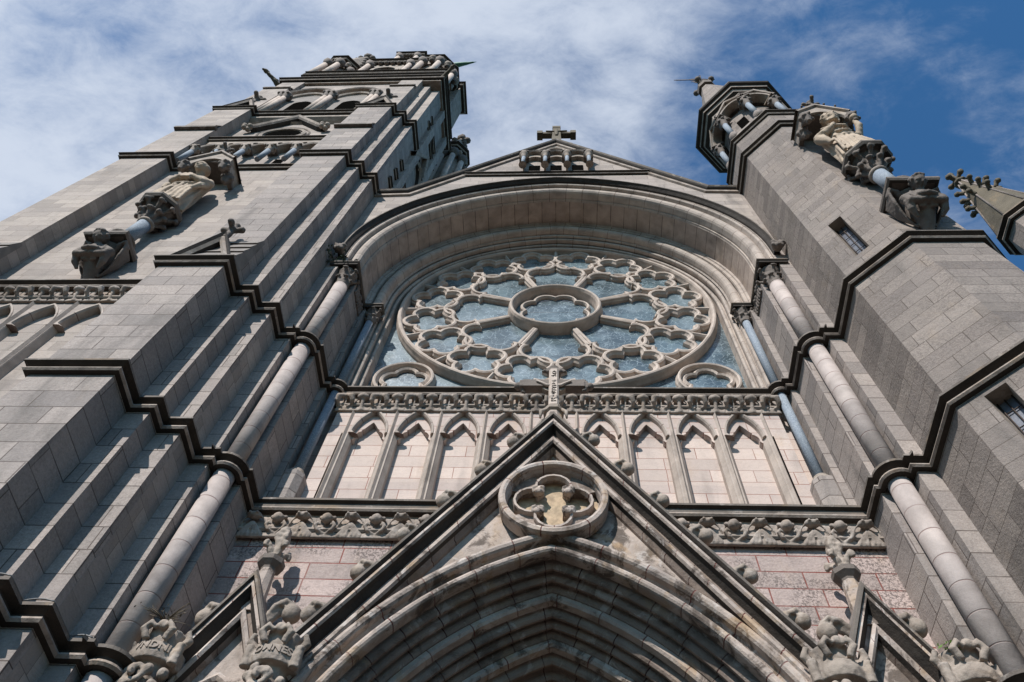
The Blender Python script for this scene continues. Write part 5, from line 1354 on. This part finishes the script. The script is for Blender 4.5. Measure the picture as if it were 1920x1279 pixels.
    for s in (-1,1):
        for q in (.35,.7): link('crocket',fm,cn,loc=(x+s*W*q,yw-D+.02,zc+1.05-.65*q),scale=.55)
bracket(TX-.02,5.6,13.75,'under the saint on the bell tower',2)
bracket(6.22,4.61,13.45,'under the saint on the stair turret',5)
o=link('statue',saint(0),None,loc=(TX-.02,5.27,16.09)); tag(o,'pale robed stone saint with bowed bare head, hands folded, on the bell tower','statue')
o=link('statue',saint(1),None,loc=(6.22,4.28,15.79)); tag(o,'buff stone saint with curly hair and beard, one hand raised, on the stair turret','statue')

# ================================================================ PLANTS, CABLE
def weed(x,y,h,spread,n,lab,mat=M_leaf,seed=1,dirn=(0,-1,0),stems=6,grp=None,leaf=.035):
    rnd=random.Random(seed); e=empty('weed',(x,y,h+CZ)); tag(e,lab,'plant',grp)
    m=MB(); tips=[]
    for k in range(stems):
        a=rnd.uniform(0,2*PI); L=spread*rnd.uniform(.6,1.25)
        d=Vector((math.cos(a)*.8,math.sin(a)*.5-.45,rnd.uniform(-.1,.9))).normalized()
        p=[Vector((x,y,h))+d*L*t+Vector((0,0,-.25*L*t*t)) for t in (0,.35,.7,1)]
        m.tube(p,[.006,.005,.004,.002],M_twig,4); tips+= [p[1],p[2],p[3]]
    m.build('stems',e)
    m=MB()
    for k in range(n):
        c=rnd.choice(tips)+Vector((rnd.gauss(0,1),rnd.gauss(0,1),rnd.gauss(0,1)))*spread*.16
        u=Vector((rnd.gauss(0,1),rnd.gauss(0,1),rnd.gauss(0,1))).normalized(); v=u.orthogonal().normalized(); l=leaf*rnd.uniform(.6,1.4)
        i=m.add([c-u*l,c+v*l*.5+u*.1*l,c+u*l,c-v*l*.5+u*.1*l]); m.face([i,i+1,i+2,i+3],mat)
    m.build('leaves',e)
weed(-4.95,6.55,15.55,.42,330,'dark clump of ivy above the blackened left capital',M_leafd,3,stems=14,leaf=.045)
weed(-4.72,6.50,15.52,.16,60,'bright green tuft on top of the left capital',M_leaf,5)
weed(-5.0,6.5,12.28,.13,60,'small yellow green tuft on the sill moulding left of the large shaft',M_leaf,8)
weed(-4.35,6.62,5.75,.30,40,'dry brown grass growing behind the leftmost portal capital',M_twig,11,stems=26,leaf=.02)
weed(4.02,6.62,5.60,.13,55,'green sprout beside the rightmost portal capital',M_leaf,14,leaf=.03)
for (x0,x1,par,l) in ((-7.03,-5.74,stepL,'small gablet on the lower set-off of the buttress'),(-12.16,-10.74,TW,None)):
    xc=(x0+x1)/2
    q=MB(); q.sweep([(x0+.02,12.2),(xc,13.62),(x1-.02,12.2)],[(-.15,5.2),(-.15,4.98),(-.10,4.93),(-.05,4.96),(0,4.90),(.02,5.2)],XZ,[M_soot,M_carve,M_roll,M_soot,M_lip],side=-1)
    q.ext([(x0+.12,12.2),(xc,13.45),(x1-.12,12.2)],5.08,5.2,M_tower); gb=q.build('buttress_gablet',par,l)
    f=MB(); f.tube([(0,0,-.25),(0,0,.30)],.065,M_carve,8)
    for (dx,dy) in ((1,0),(-1,0),(0,-1)): f.tube([(0,0,.12),(dx*.16,dy*.16,.20)],.06,M_carve,7); f.sphere((dx*.18,dy*.18,.18),.075,M_carve,7,6)
    f.sphere((0,0,.38),.085,M_carve,8,6)
    link('finial',carve_mesh(f,.024,M_dirty,'cross_finial',disp=.01,dscale=12),gb,loc=(xc,5.0,13.72))
def cable():
    m=MB(); P=[]
    for (x,y) in [(-6.97,4.96),(-5.80,4.96),(-5.80,5.54),(-5.47,5.54),(-5.47,5.88),(-5.14,5.88),(-5.14,6.39),(-4.86,6.39)]:
        P.append((x,y))
    off=.10; Q=[(-7.0,4.86),(-5.70,4.86),(-5.70,5.44),(-5.37,5.44),(-5.37,5.78),(-5.04,5.78),(-5.04,6.29),(-4.80,6.29),(-4.78,6.46)]
    pts=[]
    for i in range(len(Q)-1):
        a,b_=Q[i],Q[i+1]; n=6
        for k in range(n):
            t=k/n; edge=min(t,1-t); pts.append((a[0]+(b_[0]-a[0])*t,a[1]+(b_[1]-a[1])*t,5.235+.03*math.sin(PI*t)*(i%2==0)))
    m.tube(pts,.009,M_cable,6); o=m.build('cable'); tag(o,'thin grey cable lying along the lowest moulding of the left buttress','cable')
cable()
